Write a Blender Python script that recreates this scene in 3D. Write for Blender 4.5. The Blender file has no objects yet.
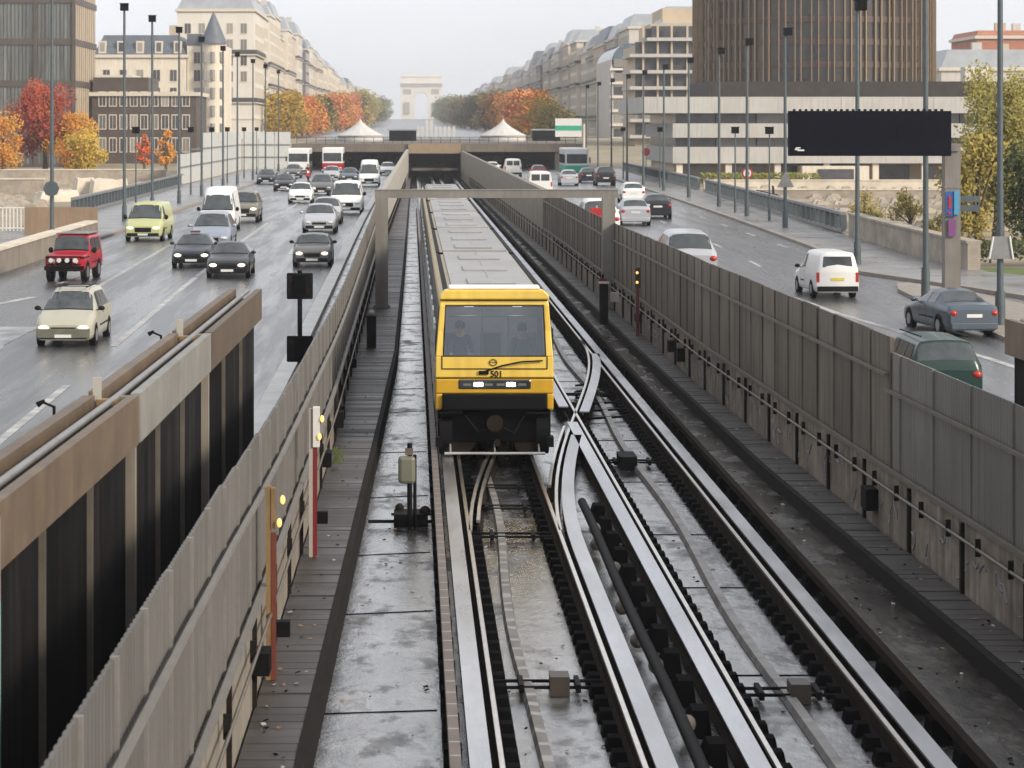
import bpy, bmesh, math, random
from mathutils import Vector, Matrix
R = math.radians
rnd = random.Random(7)
scene = bpy.context.scene
col = scene.collection
CAMZ = 6.7

# ------------------------------------------------------------------ scene graph helpers
def tag(o, label=None, cat=None, group=None, kind=None):
    if label: o['label'] = label
    if cat: o['category'] = cat
    if group: o['group'] = group
    if kind: o['kind'] = kind
    return o

def empty(name, loc=(0, 0, 0), rz=0.0, label=None, cat=None, group=None, kind=None):
    o = bpy.data.objects.new(name, None)
    col.objects.link(o)
    o.location = loc
    o.rotation_euler = (0, 0, rz)
    o.empty_display_size = 0.3
    return tag(o, label, cat, group, kind)

class MB:
    """collects geometry for one mesh"""
    def __init__(s):
        s.v = []; s.f = []; s.m = []; s.sm = []
    def add(s, vs, fs, mi=0, smooth=False):
        b = len(s.v)
        s.v += [tuple(p) for p in vs]
        for f in fs:
            s.f.append([b + i for i in f]); s.m.append(mi); s.sm.append(smooth)
        return s
    def box(s, x0, x1, y0, y1, z0, z1, mi=0):
        vs = [(x0, y0, z0), (x1, y0, z0), (x1, y1, z0), (x0, y1, z0), (x0, y0, z1), (x1, y0, z1), (x1, y1, z1), (x0, y1, z1)]
        return s.add(vs, [(0, 3, 2, 1), (4, 5, 6, 7), (0, 1, 5, 4), (1, 2, 6, 5), (2, 3, 7, 6), (3, 0, 4, 7)], mi)
    def cbox(s, c, d, mi=0):
        return s.box(c[0] - d[0] / 2, c[0] + d[0] / 2, c[1] - d[1] / 2, c[1] + d[1] / 2, c[2] - d[2] / 2, c[2] + d[2] / 2, mi)
    def hexa(s, bot, top, mi=0):
        vs = list(bot) + list(top)
        return s.add(vs, [(0, 3, 2, 1), (4, 5, 6, 7), (0, 1, 5, 4), (1, 2, 6, 5), (2, 3, 7, 6), (3, 0, 4, 7)], mi)
    def tube(s, p0, p1, r0, r1=None, n=8, mi=0, cap=True):
        r1 = r0 if r1 is None else r1
        p0 = Vector(p0); p1 = Vector(p1)
        d = (p1 - p0)
        if d.length < 1e-6: return s
        d.normalize()
        a = d.orthogonal().normalized(); b = d.cross(a)
        vs = []
        for p, r in ((p0, r0), (p1, r1)):
            for k in range(n):
                t = 2 * math.pi * k / n
                vs.append(p + a * (r * math.cos(t)) + b * (r * math.sin(t)))
        fs = [(k, (k + 1) % n, n + (k + 1) % n, n + k) for k in range(n)]
        s.add(vs, fs, mi, True)
        if cap: s.add(vs, [tuple(range(n - 1, -1, -1)), tuple(range(n, 2 * n))], mi)
        return s
    def path(s, pts, r, n=6, mi=0):
        for a, b in zip(pts[:-1], pts[1:]): s.tube(a, b, r, r, n, mi)
        return s
    def sweep(s, pts, prof, mi=0, smooth=False):
        """sweep an xz profile (closed) along pts (mostly along y)"""
        n = len(prof); vs = []
        for i, p in enumerate(pts):
            a = Vector(pts[max(i - 1, 0)]); b = Vector(pts[min(i + 1, len(pts) - 1)])
            t = b - a; t.z = 0; t.normalize()
            sd = Vector((t.y, -t.x, 0))
            for (u, w) in prof: vs.append(Vector(p) + sd * u + Vector((0, 0, w)))
        fs = []
        for i in range(len(pts) - 1):
            for k in range(n):
                fs.append((i * n + k, i * n + (k + 1) % n, (i + 1) * n + (k + 1) % n, (i + 1) * n + k))
        fs.append(tuple(range(n))); L = (len(pts) - 1) * n
        fs.append(tuple(L + k for k in reversed(range(n))))
        return s.add(vs, fs, mi, smooth)
    def ico(s, c, r, sc=(1, 1, 1), mi=0, nu=8, nv=6):
        vs = []; fs = []
        for j in range(nv + 1):
            ph = math.pi * j / nv
            for i in range(nu):
                th = 2 * math.pi * i / nu
                vs.append((c[0] + r * sc[0] * math.sin(ph) * math.cos(th), c[1] + r * sc[1] * math.sin(ph) * math.sin(th), c[2] + r * sc[2] * math.cos(ph)))
        for j in range(nv):
            for i in range(nu):
                fs.append((j * nu + i, j * nu + (i + 1) % nu, (j + 1) * nu + (i + 1) % nu, (j + 1) * nu + i))
        return s.add(vs, fs, mi, True)
    def sheet(s, rows, mi=0, smooth=False):
        n = len(rows[0]); vs = [p for r in rows for p in r]
        fs = [(j * n + i, j * n + i + 1, (j + 1) * n + i + 1, (j + 1) * n + i) for j in range(len(rows) - 1) for i in range(n - 1)]
        return s.add(vs, fs, mi, smooth)
    def mesh(s, name, mats, off=(0, 0, 0)):
        me = bpy.data.meshes.new(name)
        ox, oy, oz = off
        me.from_pydata([(a - ox, b - oy, c - oz) for a, b, c in s.v], [], s.f)
        if not isinstance(mats, (list, tuple)): mats = [mats]
        for m in mats: me.materials.append(m)
        me.polygons.foreach_set('material_index', s.m)
        me.polygons.foreach_set('use_smooth', s.sm)
        bm = bmesh.new(); bm.from_mesh(me)
        bmesh.ops.recalc_face_normals(bm, faces=bm.faces)
        bm.to_mesh(me); bm.free()
        me.update()
        return me
    def build(s, name, mats, parent=None, world=False, bevel=0, **kw):
        off = (0, 0, 0)
        if parent is not None and world:
            p = parent
            while p is not None:
                off = tuple(a + b for a, b in zip(off, p.location)); p = p.parent
        o = bpy.data.objects.new(name, s.mesh(name, mats, off))
        col.objects.link(o)
        if parent is not None: o.parent = parent
        if bevel:
            b = o.modifiers.new('Bevel', 'BEVEL'); b.width = bevel; b.segments = 2; b.limit_method = 'ANGLE'; b.angle_limit = R(35)
        return tag(o, **kw)

kids = {}
def copy_tree(o, parent=None):
    c = o.copy(); col.objects.link(c)
    if parent is not None: c.parent = parent
    for ch in list(o.children): copy_tree(ch, c)
    return c

def parts_of(list_mb, name, mats, parent, limit=100, world=True):
    """list of MB ordered by nearness: up to `limit` parts, the rest one stuff part"""
    for mb in list_mb[:limit]: mb.build(name, mats, parent, world)
    if len(list_mb) > limit:
        r = MB()
        for mb in list_mb[limit:]:
            b = len(r.v); r.v += mb.v; r.f += [[b + i for i in f] for f in mb.f]; r.m += mb.m; r.sm += mb.sm
        r.build(name, mats, parent, world, kind='stuff')

def lerpf(tab):
    def f(d):
        if d <= tab[0][0]: return tab[0][1]
        for (a, x), (b, y) in zip(tab[:-1], tab[1:]):
            if d <= b: return x + (y - x) * (d - a) / (b - a)
        return tab[-1][1]
    return f

def frange(a, b, st):
    o = []; x = a
    while x < b - 1e-6: o.append(x); x += st
    o.append(b); return o

# ------------------------------------------------------------------ materials
def c3(c, k=1.0): return (min(c[0] * k, 1), min(c[1] * k, 1), min(c[2] * k, 1), 1)

def pmat(name, c, rough=0.6, metal=0.0, var=0.2, scale=3.0, c2=None, c2amt=0.5, streak=None, bump=0.0, rvar=0.0, coat=0.0, spec=0.5, st=(1, 1, 1), tint=None):
    m = bpy.data.materials.new(name); m.use_nodes = True
    nt = m.node_tree; N = nt.nodes; L = nt.links
    b = N['Principled BSDF']
    tc = N.new('ShaderNodeTexCoord'); mp = N.new('ShaderNodeMapping'); mp.inputs['Scale'].default_value = st
    L.new(tc.outputs['Object'], mp.inputs['Vector'])
    nz = N.new('ShaderNodeTexNoise'); nz.inputs['Scale'].default_value = scale; nz.inputs['Detail'].default_value = 6; nz.inputs['Roughness'].default_value = 0.65
    L.new(mp.outputs['Vector'], nz.inputs['Vector'])
    rp = N.new('ShaderNodeValToRGB')
    rp.color_ramp.elements[0].position = 0.3; rp.color_ramp.elements[0].color = c3(c, 1 - var)
    rp.color_ramp.elements[1].position = 0.7; rp.color_ramp.elements[1].color = c3(c, 1 + var)
    L.new(nz.outputs['Fac'], rp.inputs['Fac'])
    out = rp.outputs['Color']
    if c2 is not None:
        n2 = N.new('ShaderNodeTexNoise'); n2.inputs['Scale'].default_value = scale * 0.37; n2.inputs['Detail'].default_value = 8; n2.inputs['Roughness'].default_value = 0.7
        L.new(mp.outputs['Vector'], n2.inputs['Vector'])
        r2 = N.new('ShaderNodeValToRGB'); r2.color_ramp.elements[0].position = 0.5 - 0.12; r2.color_ramp.elements[1].position = 0.5 + 0.14
        L.new(n2.outputs['Fac'], r2.inputs['Fac'])
        ml = N.new('ShaderNodeMath'); ml.operation = 'MULTIPLY'; ml.inputs[1].default_value = c2amt
        L.new(r2.outputs['Color'], ml.inputs[0])
        mx = N.new('ShaderNodeMix'); mx.data_type = 'RGBA'; mx.inputs[7].default_value = c3(c2)
        L.new(ml.outputs[0], mx.inputs[0]); L.new(out, mx.inputs[6]); out = mx.outputs[2]
    if streak is not None:
        m2 = N.new('ShaderNodeMapping'); m2.inputs['Scale'].default_value = (1, 1, 0.07)
        L.new(tc.outputs['Object'], m2.inputs['Vector'])
        n3 = N.new('ShaderNodeTexNoise'); n3.inputs['Scale'].default_value = 5.0; n3.inputs['Detail'].default_value = 5
        L.new(m2.outputs['Vector'], n3.inputs['Vector'])
        r3 = N.new('ShaderNodeValToRGB'); r3.color_ramp.elements[0].position = 0.45; r3.color_ramp.elements[1].position = 0.72
        L.new(n3.outputs['Fac'], r3.inputs['Fac'])
        ml3 = N.new('ShaderNodeMath'); ml3.operation = 'MULTIPLY'; ml3.inputs[1].default_value = 0.7
        L.new(r3.outputs['Color'], ml3.inputs[0])
        mx3 = N.new('ShaderNodeMix'); mx3.data_type = 'RGBA'; mx3.inputs[7].default_value = c3(streak)
        L.new(ml3.outputs[0], mx3.inputs[0]); L.new(out, mx3.inputs[6]); out = mx3.outputs[2]
    L.new(out, b.inputs['Base Color'])
    b.inputs['Roughness'].default_value = rough; b.inputs['Metallic'].default_value = metal
    b.inputs['Specular IOR Level'].default_value = spec
    b.inputs['Coat Weight'].default_value = coat
    if rvar:
        mr = N.new('ShaderNodeMapRange'); mr.inputs['From Min'].default_value = 0.3; mr.inputs['From Max'].default_value = 0.7
        mr.inputs['To Min'].default_value = max(rough - rvar, 0.03); mr.inputs['To Max'].default_value = min(rough + rvar, 1)
        n4 = N.new('ShaderNodeTexNoise'); n4.inputs['Scale'].default_value = scale * 0.5; n4.inputs['Detail'].default_value = 5
        L.new(mp.outputs['Vector'], n4.inputs['Vector']); L.new(n4.outputs['Fac'], mr.inputs['Value'])
        L.new(mr.outputs['Result'], b.inputs['Roughness'])
    if bump:
        bp = N.new('ShaderNodeBump'); bp.inputs['Strength'].default_value = bump; bp.inputs['Distance'].default_value = 0.02
        L.new(nz.outputs['Fac'], bp.inputs['Height']); L.new(bp.outputs['Normal'], b.inputs['Normal'])
    return m

def emat(name, c, s):
    m = bpy.data.materials.new(name); m.use_nodes = True
    b = m.node_tree.nodes['Principled BSDF']
    b.inputs['Base Color'].default_value = c3(c); b.inputs['Emission Color'].default_value = c3(c); b.inputs['Emission Strength'].default_value = s
    return m

def glass_tint(name, tintc, refl=0.25):
    m = bpy.data.materials.new(name); m.use_nodes = True
    nt = m.node_tree; N = nt.nodes; L = nt.links; N.clear()
    o = N.new('ShaderNodeOutputMaterial'); tr = N.new('ShaderNodeBsdfTransparent'); tr.inputs[0].default_value = c3(tintc)
    gl = N.new('ShaderNodeBsdfGlossy'); gl.inputs['Roughness'].default_value = 0.04; gl.inputs['Color'].default_value = (0.9, 0.93, 1, 1)
    mx = N.new('ShaderNodeMixShader'); mx.inputs[0].default_value = refl
    L.new(tr.outputs[0], mx.inputs[1]); L.new(gl.outputs[0], mx.inputs[2]); L.new(mx.outputs[0], o.inputs[0])
    return m

def wetmat(name, dark, light, sc, r0, r1, stretch=(0.5, 1.4, 1), spec=.8, film=.6):
    m = bpy.data.materials.new(name); m.use_nodes = True; nt = m.node_tree; N = nt.nodes; L = nt.links; b = N['Principled BSDF']
    tc = N.new('ShaderNodeTexCoord'); mp = N.new('ShaderNodeMapping'); mp.inputs['Scale'].default_value = stretch; L.new(tc.outputs['Object'], mp.inputs[0])
    def noise(s_, det, rg, off):
        n = N.new('ShaderNodeTexNoise'); n.inputs['Scale'].default_value = s_; n.inputs['Detail'].default_value = det; n.inputs['Roughness'].default_value = rg
        m2 = N.new('ShaderNodeMapping'); m2.inputs['Location'].default_value = (off, off, 0); L.new(mp.outputs[0], m2.inputs[0]); L.new(m2.outputs[0], n.inputs['Vector']); return n.outputs['Fac']
    def ramp(src, p0, p1, c0, c1):
        r = N.new('ShaderNodeValToRGB'); r.color_ramp.elements[0].position = p0; r.color_ramp.elements[1].position = p1; r.color_ramp.elements[0].color = c0; r.color_ramp.elements[1].color = c1; L.new(src, r.inputs[0]); return r.outputs[0]
    a = ramp(noise(sc, 12, .75, 0), .42, .6, c3(dark), c3(light))
    st_ = ramp(noise(sc * .45, 9, .7, 7), .47, .53, (.4, .38, .37, 1) if name != 'wet_asphalt' else (.75, .75, .75, 1), (1, 1, 1, 1))
    mx = N.new('ShaderNodeMix'); mx.data_type = 'RGBA'; mx.blend_type = 'MULTIPLY'; mx.inputs[0].default_value = .85; L.new(a, mx.inputs[6]); L.new(st_, mx.inputs[7]); L.new(mx.outputs[2], b.inputs['Base Color'])
    rr = ramp(noise(sc * .7, 8, .65, 3), *((.44, .58) if name == 'wet_asphalt' else (.50, .66)), (r0, r0, r0, 1), (r1, r1, r1, 1)); L.new(rr, b.inputs['Roughness'])
    bp = N.new('ShaderNodeBump'); bp.inputs['Strength'].default_value = .5 if name == 'wet_asphalt' else .85; bp.inputs['Distance'].default_value = .015; L.new(noise(sc * 3, 8, .7, 1), bp.inputs['Height']); L.new(bp.outputs[0], b.inputs['Normal'])
    b.inputs['Specular IOR Level'].default_value = spec
    fm = N.new('ShaderNodeMapRange'); fm.inputs['From Min'].default_value = r0; fm.inputs['From Max'].default_value = (r0 + r1) * .5; fm.inputs['To Min'].default_value = film; fm.inputs['To Max'].default_value = film * (.8 if name == 'wet_asphalt' else .12); L.new(rr, fm.inputs['Value']); L.new(fm.outputs[0], b.inputs['Coat Weight']); b.inputs['Coat Roughness'].default_value = r0; L.new(bp.outputs[0], b.inputs['Coat Normal'])
    return m
M = {}
M['asphalt'] = wetmat('wet_asphalt', (.045, .046, .05), (.075, .075, .08), .9, .26, .42, stretch=(1.6, .10, 1), spec=.5, film=.45)
M['pave'] = pmat('wet_pavement', (0.2, 0.195, 0.19), 0.33, var=0.2, scale=0.8, c2=(0.08, 0.08, 0.08), rvar=0.12)
M['kerb'] = pmat('kerb_stone', (0.24, 0.21, 0.18), 0.7, var=0.2, scale=2)
M['paint'] = pmat('road_paint', (0.42, 0.42, 0.41), 0.5, var=0.3, scale=3, c2=(0.12, 0.12, 0.12), c2amt=0.75)
M['dirt'] = pmat('sandy_ground', (0.30, 0.245, 0.18), 0.9, var=0.25, scale=0.25, c2=(0.15, 0.14, 0.08), c2amt=0.7)
M['grass'] = pmat('grass', (0.09, 0.12, 0.03), 0.9, var=0.4, scale=2)
M['slab'] = wetmat('wet_track_slab', (.035, .032, .032), (.20, .20, .21), 2.1, .05, .6, stretch=(1.0, .62, 1), spec=.8, film=1.0)
M['slabdark'] = wetmat('grimy_track_slab', (.018, .014, .012), (.09, .08, .07), 1.9, .12, .45, stretch=(1.0, .5, 1), spec=.6, film=.4)
M['walk'] = pmat('grimy_precast_walkway', (0.06, 0.055, 0.054), 0.5, var=0.4, scale=2.2, c2=(0.035, 0.03, 0.03), c2amt=0.7, rvar=0.15, st=(0.15, 1.6, 1), spec=.35)
M['walkdark'] = pmat('dark_walkway_edge', (0.012, 0.010, 0.009), 0.85, var=0.3, spec=.15)
M['rail'] = pmat('polished_rail', (0.62, 0.58, 0.54), 0.28, metal=1.0, var=0.15, scale=4)
M['railside'] = pmat('rusty_rail_side', (0.02, 0.014, 0.011), 0.85, var=0.3, spec=.08)
M['runway'] = pmat('wet_steel_runway', (0.52, 0.52, 0.54), 0.30, metal=0.85, var=0.2, scale=2.2, rvar=0.1, st=(1, 0.2, 1), c2=(0.3, 0.3, 0.32), c2amt=0.5)
M['brownbar'] = pmat('brown_power_bar', (0.12, 0.09, 0.075), 0.5, metal=0.2, var=0.25, scale=3)
M['barjoint'] = pmat('bar_joint', (0.5, 0.47, 0.45), 0.5, var=0.2)
M['black'] = pmat('black_insulator', (0.004, 0.004, 0.0045), 0.85, var=0.3, spec=.03)
M['blackmetal'] = pmat('black_metal', (0.005, 0.005, 0.006), 0.65, var=0.3, spec=.10)
M['cable'] = pmat('dirty_cable_cover', (0.11, 0.10, 0.095), 0.45, var=0.5, scale=3, c2=(0.4, 0.38, 0.36), c2amt=0.5, st=(1, 1.5, 1))
M['fenceL'] = pmat('weathered_fence_panel', (0.112, 0.108, 0.104), 0.6, var=0.12, scale=0.8, streak=(0.085, 0.078, 0.07), spec=.3)
M['fenceR'] = pmat('grimy_fence_panel', (0.135, 0.116, 0.096), 0.6, var=0.22, scale=0.8, streak=(0.045, 0.036, 0.03), c2=(0.115, 0.10, 0.085), c2amt=0.5, spec=.25)
M['fenceR2'] = pmat('grey_fence_panel', (0.13, 0.124, 0.114), 0.55, var=0.15, scale=0.8, streak=(0.08, 0.075, 0.07))
M['fencerail'] = pmat('fence_rail_metal', (0.2, 0.19, 0.178), 0.5, metal=0.2, var=0.15)
M['fencerailR'] = pmat('dull_fence_rail', (0.13, 0.115, 0.095), 0.5, metal=0.2, var=0.2)
M['conc'] = pmat('grimy_concrete', (0.21, 0.185, 0.155), 0.8, var=0.2, scale=1.2, streak=(0.12, 0.1, 0.08), bump=0.2)
M['concwall'] = pmat('stained_retaining_wall', (0.24, 0.205, 0.165), 0.75, var=0.35, scale=2.5, streak=(0.045, 0.036, 0.03), c2=(0.07, 0.05, 0.04), c2amt=0.7, bump=0.2)
M['conclight'] = pmat('light_concrete', (0.34, 0.32, 0.285), 0.75, var=0.15, scale=0.6, streak=(0.28, 0.25, 0.2))
M['copeBrown'] = pmat('brown_coping', (0.12, 0.085, 0.055), 0.6, var=0.25, scale=1.5, streak=(0.08, 0.06, 0.045))
M['copeGrey'] = pmat('grey_coping', (0.2, 0.195, 0.18), 0.6, var=0.2, scale=1.5, streak=(0.15, 0.14, 0.12))
M['darkpanel'] = pmat('black_acoustic_panel', (0.007, 0.007, 0.008), 0.9, var=0.5, scale=1, spec=.1, streak=(.025, .022, .02))
M['teal'] = pmat('teal_sprayed_paint', (0.2, 0.38, 0.32), 0.6, var=0.3)
M['galv'] = pmat('galvanised_steel', (0.42, 0.42, 0.41), 0.45, metal=0.5, var=0.15)
M['polegrey'] = pmat('blue_grey_pole_paint', (0.07, 0.09, 0.1), 0.5, metal=0.2, var=0.2)
M['gantry'] = pmat('grey_gantry_paint', (0.17, 0.16, 0.145), 0.55, var=0.2, scale=1, streak=(0.13, 0.11, 0.09))
M['yellow'] = pmat('yellow_train_paint', (0.70, 0.49, 0.08), 0.35, var=0.07, scale=1.5, coat=0.3, streak=(.58, .38, .06))
M['yellowlow'] = pmat('darker_yellow_bumper', (0.5, 0.29, 0.015), 0.4, var=0.1, scale=2)
M['cream'] = pmat('cream_roof_edge', (0.5, 0.38, 0.2), 0.45, var=0.12, scale=1)
M['roof'] = pmat('pale_train_roof', (0.27, 0.265, 0.26), 0.45, var=0.15, scale=0.7, c2=(0.2, 0.19, 0.18), c2amt=0.6, st=(1.5, 0.5, 1))
M['roofwhite'] = pmat('white_train_roof_lip', (0.75, 0.72, 0.68), 0.4, var=0.06)
M['trainside'] = pmat('dark_train_side', (0.03, 0.035, 0.04), 0.4, var=0.1)
M['glassdark'] = pmat('dark_window_glass', (0.02, 0.024, 0.03), 0.08, var=0.1, spec=0.8)
M['carglass'] = pmat('car_window_glass', (0.035, 0.042, 0.046), 0.1, var=0.6, scale=2.5, c2=(0.07, .08, .085), c2amt=.6, spec=0.6)
M['cabglass'] = glass_tint('cab_windscreen_glass', (0.62, 0.66, 0.7), 0.08)
M['head'] = emat('lit_headlight', (1.0, 0.96, 0.88), 14)
M['headwarm'] = emat('lit_car_headlight', (1.0, 0.86, 0.6), 1.6)
M['lampwarm'] = emat('lit_warm_bulb', (1.0, 0.55, 0.15), 1.0)
M['lens'] = pmat('clear_light_lens', (0.55, 0.56, 0.56), 0.15, var=0.1, spec=0.8)
M['red'] = pmat('red_paint', (0.16, 0.01, 0.016), 0.45, var=0.15)
M['redlens'] = pmat('red_tail_lens', (0.38, 0.02, 0.015), 0.25, var=0.1)
M['orange'] = pmat('rust_red_paint', (0.12, 0.028, 0.015), 0.6, var=0.2)
M['ochre'] = pmat('ochre_worn_paint', (0.2, 0.125, 0.055), 0.6, var=0.25)
M['white'] = pmat('white_paint', (0.6, 0.6, 0.58), 0.5, var=0.08)
M['tyre'] = pmat('tyre_rubber', (0.008, 0.008, 0.009), 0.85, var=0.2, spec=.1)
M['rim'] = pmat('wheel_rim', (0.35, 0.35, 0.36), 0.35, metal=0.8, var=0.1)
M['plate'] = pmat('number_plate', (0.6, 0.6, 0.58), 0.5, var=0.05)
M['plateY'] = pmat('yellow_number_plate', (0.62, 0.5, 0.05), 0.5, var=0.05)
M['blackplastic'] = pmat('black_bumper_plastic', (0.008, 0.008, 0.009), 0.6, var=0.2, spec=.15)
M['greenbox'] = pmat('pale_green_cabinet', (0.13, 0.135, 0.1), 0.5, var=0.1)
M['screen'] = pmat('unlit_display_face', (0.005, 0.0055, 0.011), 0.6, var=0.25, scale=3, spec=.05)
M['blue'] = pmat('blue_sign_face', (0.025, 0.08, 0.28), 0.4, var=0.1)
M['cyan'] = pmat('light_blue_sign_face', (0.06, 0.25, 0.4), 0.4, var=0.1)
M['magenta'] = pmat('magenta_sign_face', (0.16, 0.05, 0.16), 0.4, var=0.1)
M['signgreen'] = pmat('green_sign_face', (0.03, 0.32, 0.2), 0.4, var=0.1)
M['signback'] = pmat('grey_sign_back', (0.22, 0.22, 0.22), 0.5, metal=0.4, var=0.15)
M['bark'] = pmat('tree_bark', (0.09, 0.07, 0.05), 0.9, var=0.3, scale=4, st=(1, 1, .3))
M['skin'] = pmat('skin', (0.55, 0.34, 0.25), 0.5, var=0.05)
M['hair'] = pmat('dark_hair', (0.03, 0.022, 0.018), 0.7, var=0.2)
M['jacket'] = pmat('dark_jacket_cloth', (0.03, 0.035, 0.05), 0.8, var=0.2)
M['jacket2'] = pmat('grey_coat_cloth', (0.10, 0.12, 0.13), 0.8, var=0.2)
M['interior'] = pmat('train_interior_wall', (0.5, 0.5, 0.46), 0.5, var=0.1)

def banded(m, pitch, frac, bc, irregular=0.0):
    """light joint bands every `pitch` metres along the bar, part of the bar's own paint"""
    nt = m.node_tree; N = nt.nodes; L = nt.links; b = N['Principled BSDF']; src = b.inputs['Base Color'].links[0].from_socket
    tc = N.new('ShaderNodeTexCoord'); sx = N.new('ShaderNodeSeparateXYZ'); L.new(tc.outputs['Object'], sx.inputs[0])
    d = N.new('ShaderNodeMath'); d.operation = 'DIVIDE'; d.inputs[1].default_value = pitch; L.new(sx.outputs['Y'], d.inputs[0])
    val = d.outputs[0]
    if irregular:
        nz = N.new('ShaderNodeTexNoise'); nz.inputs['Scale'].default_value = .7; L.new(tc.outputs['Object'], nz.inputs['Vector'])
        ml = N.new('ShaderNodeMath'); ml.operation = 'MULTIPLY_ADD'; ml.inputs[1].default_value = irregular; L.new(nz.outputs['Fac'], ml.inputs[0]); L.new(val, ml.inputs[2]); val = ml.outputs[0]
    f = N.new('ShaderNodeMath'); f.operation = 'FRACT'; L.new(val, f.inputs[0])
    c = N.new('ShaderNodeMath'); c.operation = 'LESS_THAN'; c.inputs[1].default_value = frac; L.new(f.outputs[0], c.inputs[0])
    mx = N.new('ShaderNodeMix'); mx.data_type = 'RGBA'; mx.inputs[7].default_value = c3(bc); L.new(c.outputs[0], mx.inputs[0]); L.new(src, mx.inputs[6]); L.new(mx.outputs[2], b.inputs['Base Color'])
banded(M['brownbar'], .56, .08, (.3, .28, .26))
M['cableA'] = pmat('patched_cable_cover', (0.10, 0.085, 0.072), 0.5, var=0.4, scale=3, c2=(0.22, 0.21, 0.2), c2amt=0.6, st=(1, .8, 1)); banded(M['cableA'], .62, .28, (.26, .25, .24), 2.5)
M['plainbrown'] = pmat('brown_box_paint', (0.045, 0.034, 0.026), 0.5, var=0.25)
GZ = lerpf([(-30, .0), (45, .42), (65, .66), (85, .95), (110, 1.2), (140, 1.28)])
def gdz(d): return GZ(d) - 1.28
def settle(mb):
    mb.v = [(x, y, z + (gdz(y) if y < 140 else 0)) for x, y, z in mb.v]
    return mb

def jitter(m, lo, hi):
    """each panel its own slight weathering tone"""
    nt = m.node_tree; N = nt.nodes; L = nt.links; b = N['Principled BSDF']; src = b.inputs['Base Color'].links[0].from_socket
    oi = N.new('ShaderNodeObjectInfo'); mr = N.new('ShaderNodeMapRange'); mr.inputs['To Min'].default_value = lo; mr.inputs['To Max'].default_value = hi; L.new(oi.outputs['Random'], mr.inputs['Value'])
    vm = N.new('ShaderNodeVectorMath'); vm.operation = 'SCALE'; L.new(src, vm.inputs[0]); L.new(mr.outputs[0], vm.inputs['Scale']); L.new(vm.outputs[0], b.inputs['Base Color'])
for k_, a_, b_ in (('fenceL', .88, 1.14), ('fenceR', .75, 1.3), ('fenceR2', .88, 1.15), ('copeBrown', .75, 1.25), ('darkpanel', .5, 1.6), ('roof', .85, 1.15)): jitter(M[k_], a_, b_)
HAZE=0.00024; SKYS=0.122; SUNE=3.0; EXPO=0.45
# ------------------------------------------------------------------ plan of the site (metres, y = distance along the tracks)
XL = lerpf([(-5, -2.15), (12, -1.97), (22, -1.85), (30, -1.76), (50, -1.62), (120, -1.6), (312, -0.5)])
XR = lerpf([(-5, 8.4), (20, 8.0), (30, 7.8), (38, 7.6), (60, 7.28), (120, 7.2), (312, 6.35)])
KL = lerpf([(-5, -1.22), (25, -1.1), (36, -.93), (54, -.65), (70, -.42), (120, -.32), (312, -.1)])
KR = lerpf([(-5, 7.35), (28, 7.12), (36, 6.93), (46, 6.72), (70, 6.6), (200, 6.3), (312, 6.2)])
ZTL = lerpf([(0, 3.2), (22, 3.14), (30, 2.98), (60, 2.82), (85, 2.95), (130, 3.25), (312, 3.95)])
ZTR = lerpf([(0, 3.36), (60, 3.36), (90, 3.25), (312, 3.75)])
LKERB = lerpf([(-20, -20), (60, -18), (93, -16), (122, -15.1), (254, -15.0), (480, -15)])
RKERB = lerpf([(-20, 60), (65, 30), (81, 20.7), (92.6, 17.3), (105, 18.0), (212, 20.5), (300, 21.5), (480, 22)])
TER = lerpf([(330, 1.28), (480, 4.55), (1400, 7), (2650, 16.6), (3500, 17)])
G = 1.28
BR = [-30, 12, 22, 30, 38, 45, 55, 65, 75, 85, 95, 110, 125, 140]

# ------------------------------------------------------------------ ground, roads, slab
g = MB()
ds = BR + [200, 312]
g.sheet([[(-900, d, G), (XL(d) - 0.3, d, G)] for d in ds])
g.sheet([[(XR(d) + 0.3, d, G), (900, d, G)] for d in ds])
for x0, x1 in ((-900, -15.5), (22.5, 900)):
    g.sheet([[(x0, d, TER(d)), (x1, d, TER(d))] for d in (312, 330, 400, 480)])
g.sheet([[(-15.5, 312, G), (XL(312) - .3, 312, G)], [(-15.5, 480, G), (XL(312) - .3, 480, G)]])
g.sheet([[(XR(312) + .3, 312, G), (22.5, 312, G)], [(XR(312) + .3, 480, G), (22.5, 480, G)]])
g.sheet([[(-900, d, TER(d)), (900, d, TER(d))] for d in (480, 700, 1000, 1400, 2000, 2650, 3300)])
settle(g); g.build('ground', M['dirt'], kind='structure')

def strip(name, mat, left, right, dd, z, **kw):
    m = MB(); m.sheet([[(left(d), d, z), (right(d), d, z)] for d in dd]); settle(m); return m.build(name, mat, kind='structure', **kw)
dd = BR + [180, 254, 312, 480]
strip('road', M['asphalt'], LKERB, lambda d: XL(d) - 0.3, dd, G + .02)
# right road spreads into the slip road round the island
dd2 = sorted(BR + [81, 92.6, 105, 160, 212, 312, 480])
strip('road', M['asphalt'], lambda d: XR(d) + 0.3, RKERB, dd2, G + .02)
# avenue far beyond the plaza
m = MB(); m.sheet([[(-26, d, TER(d) + .03), (26, d, TER(d) + .03)] for d in (481, 700, 1000, 1400, 2000, 2600)])
m.build('avenue_road', M['asphalt'], kind='structure')

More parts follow.
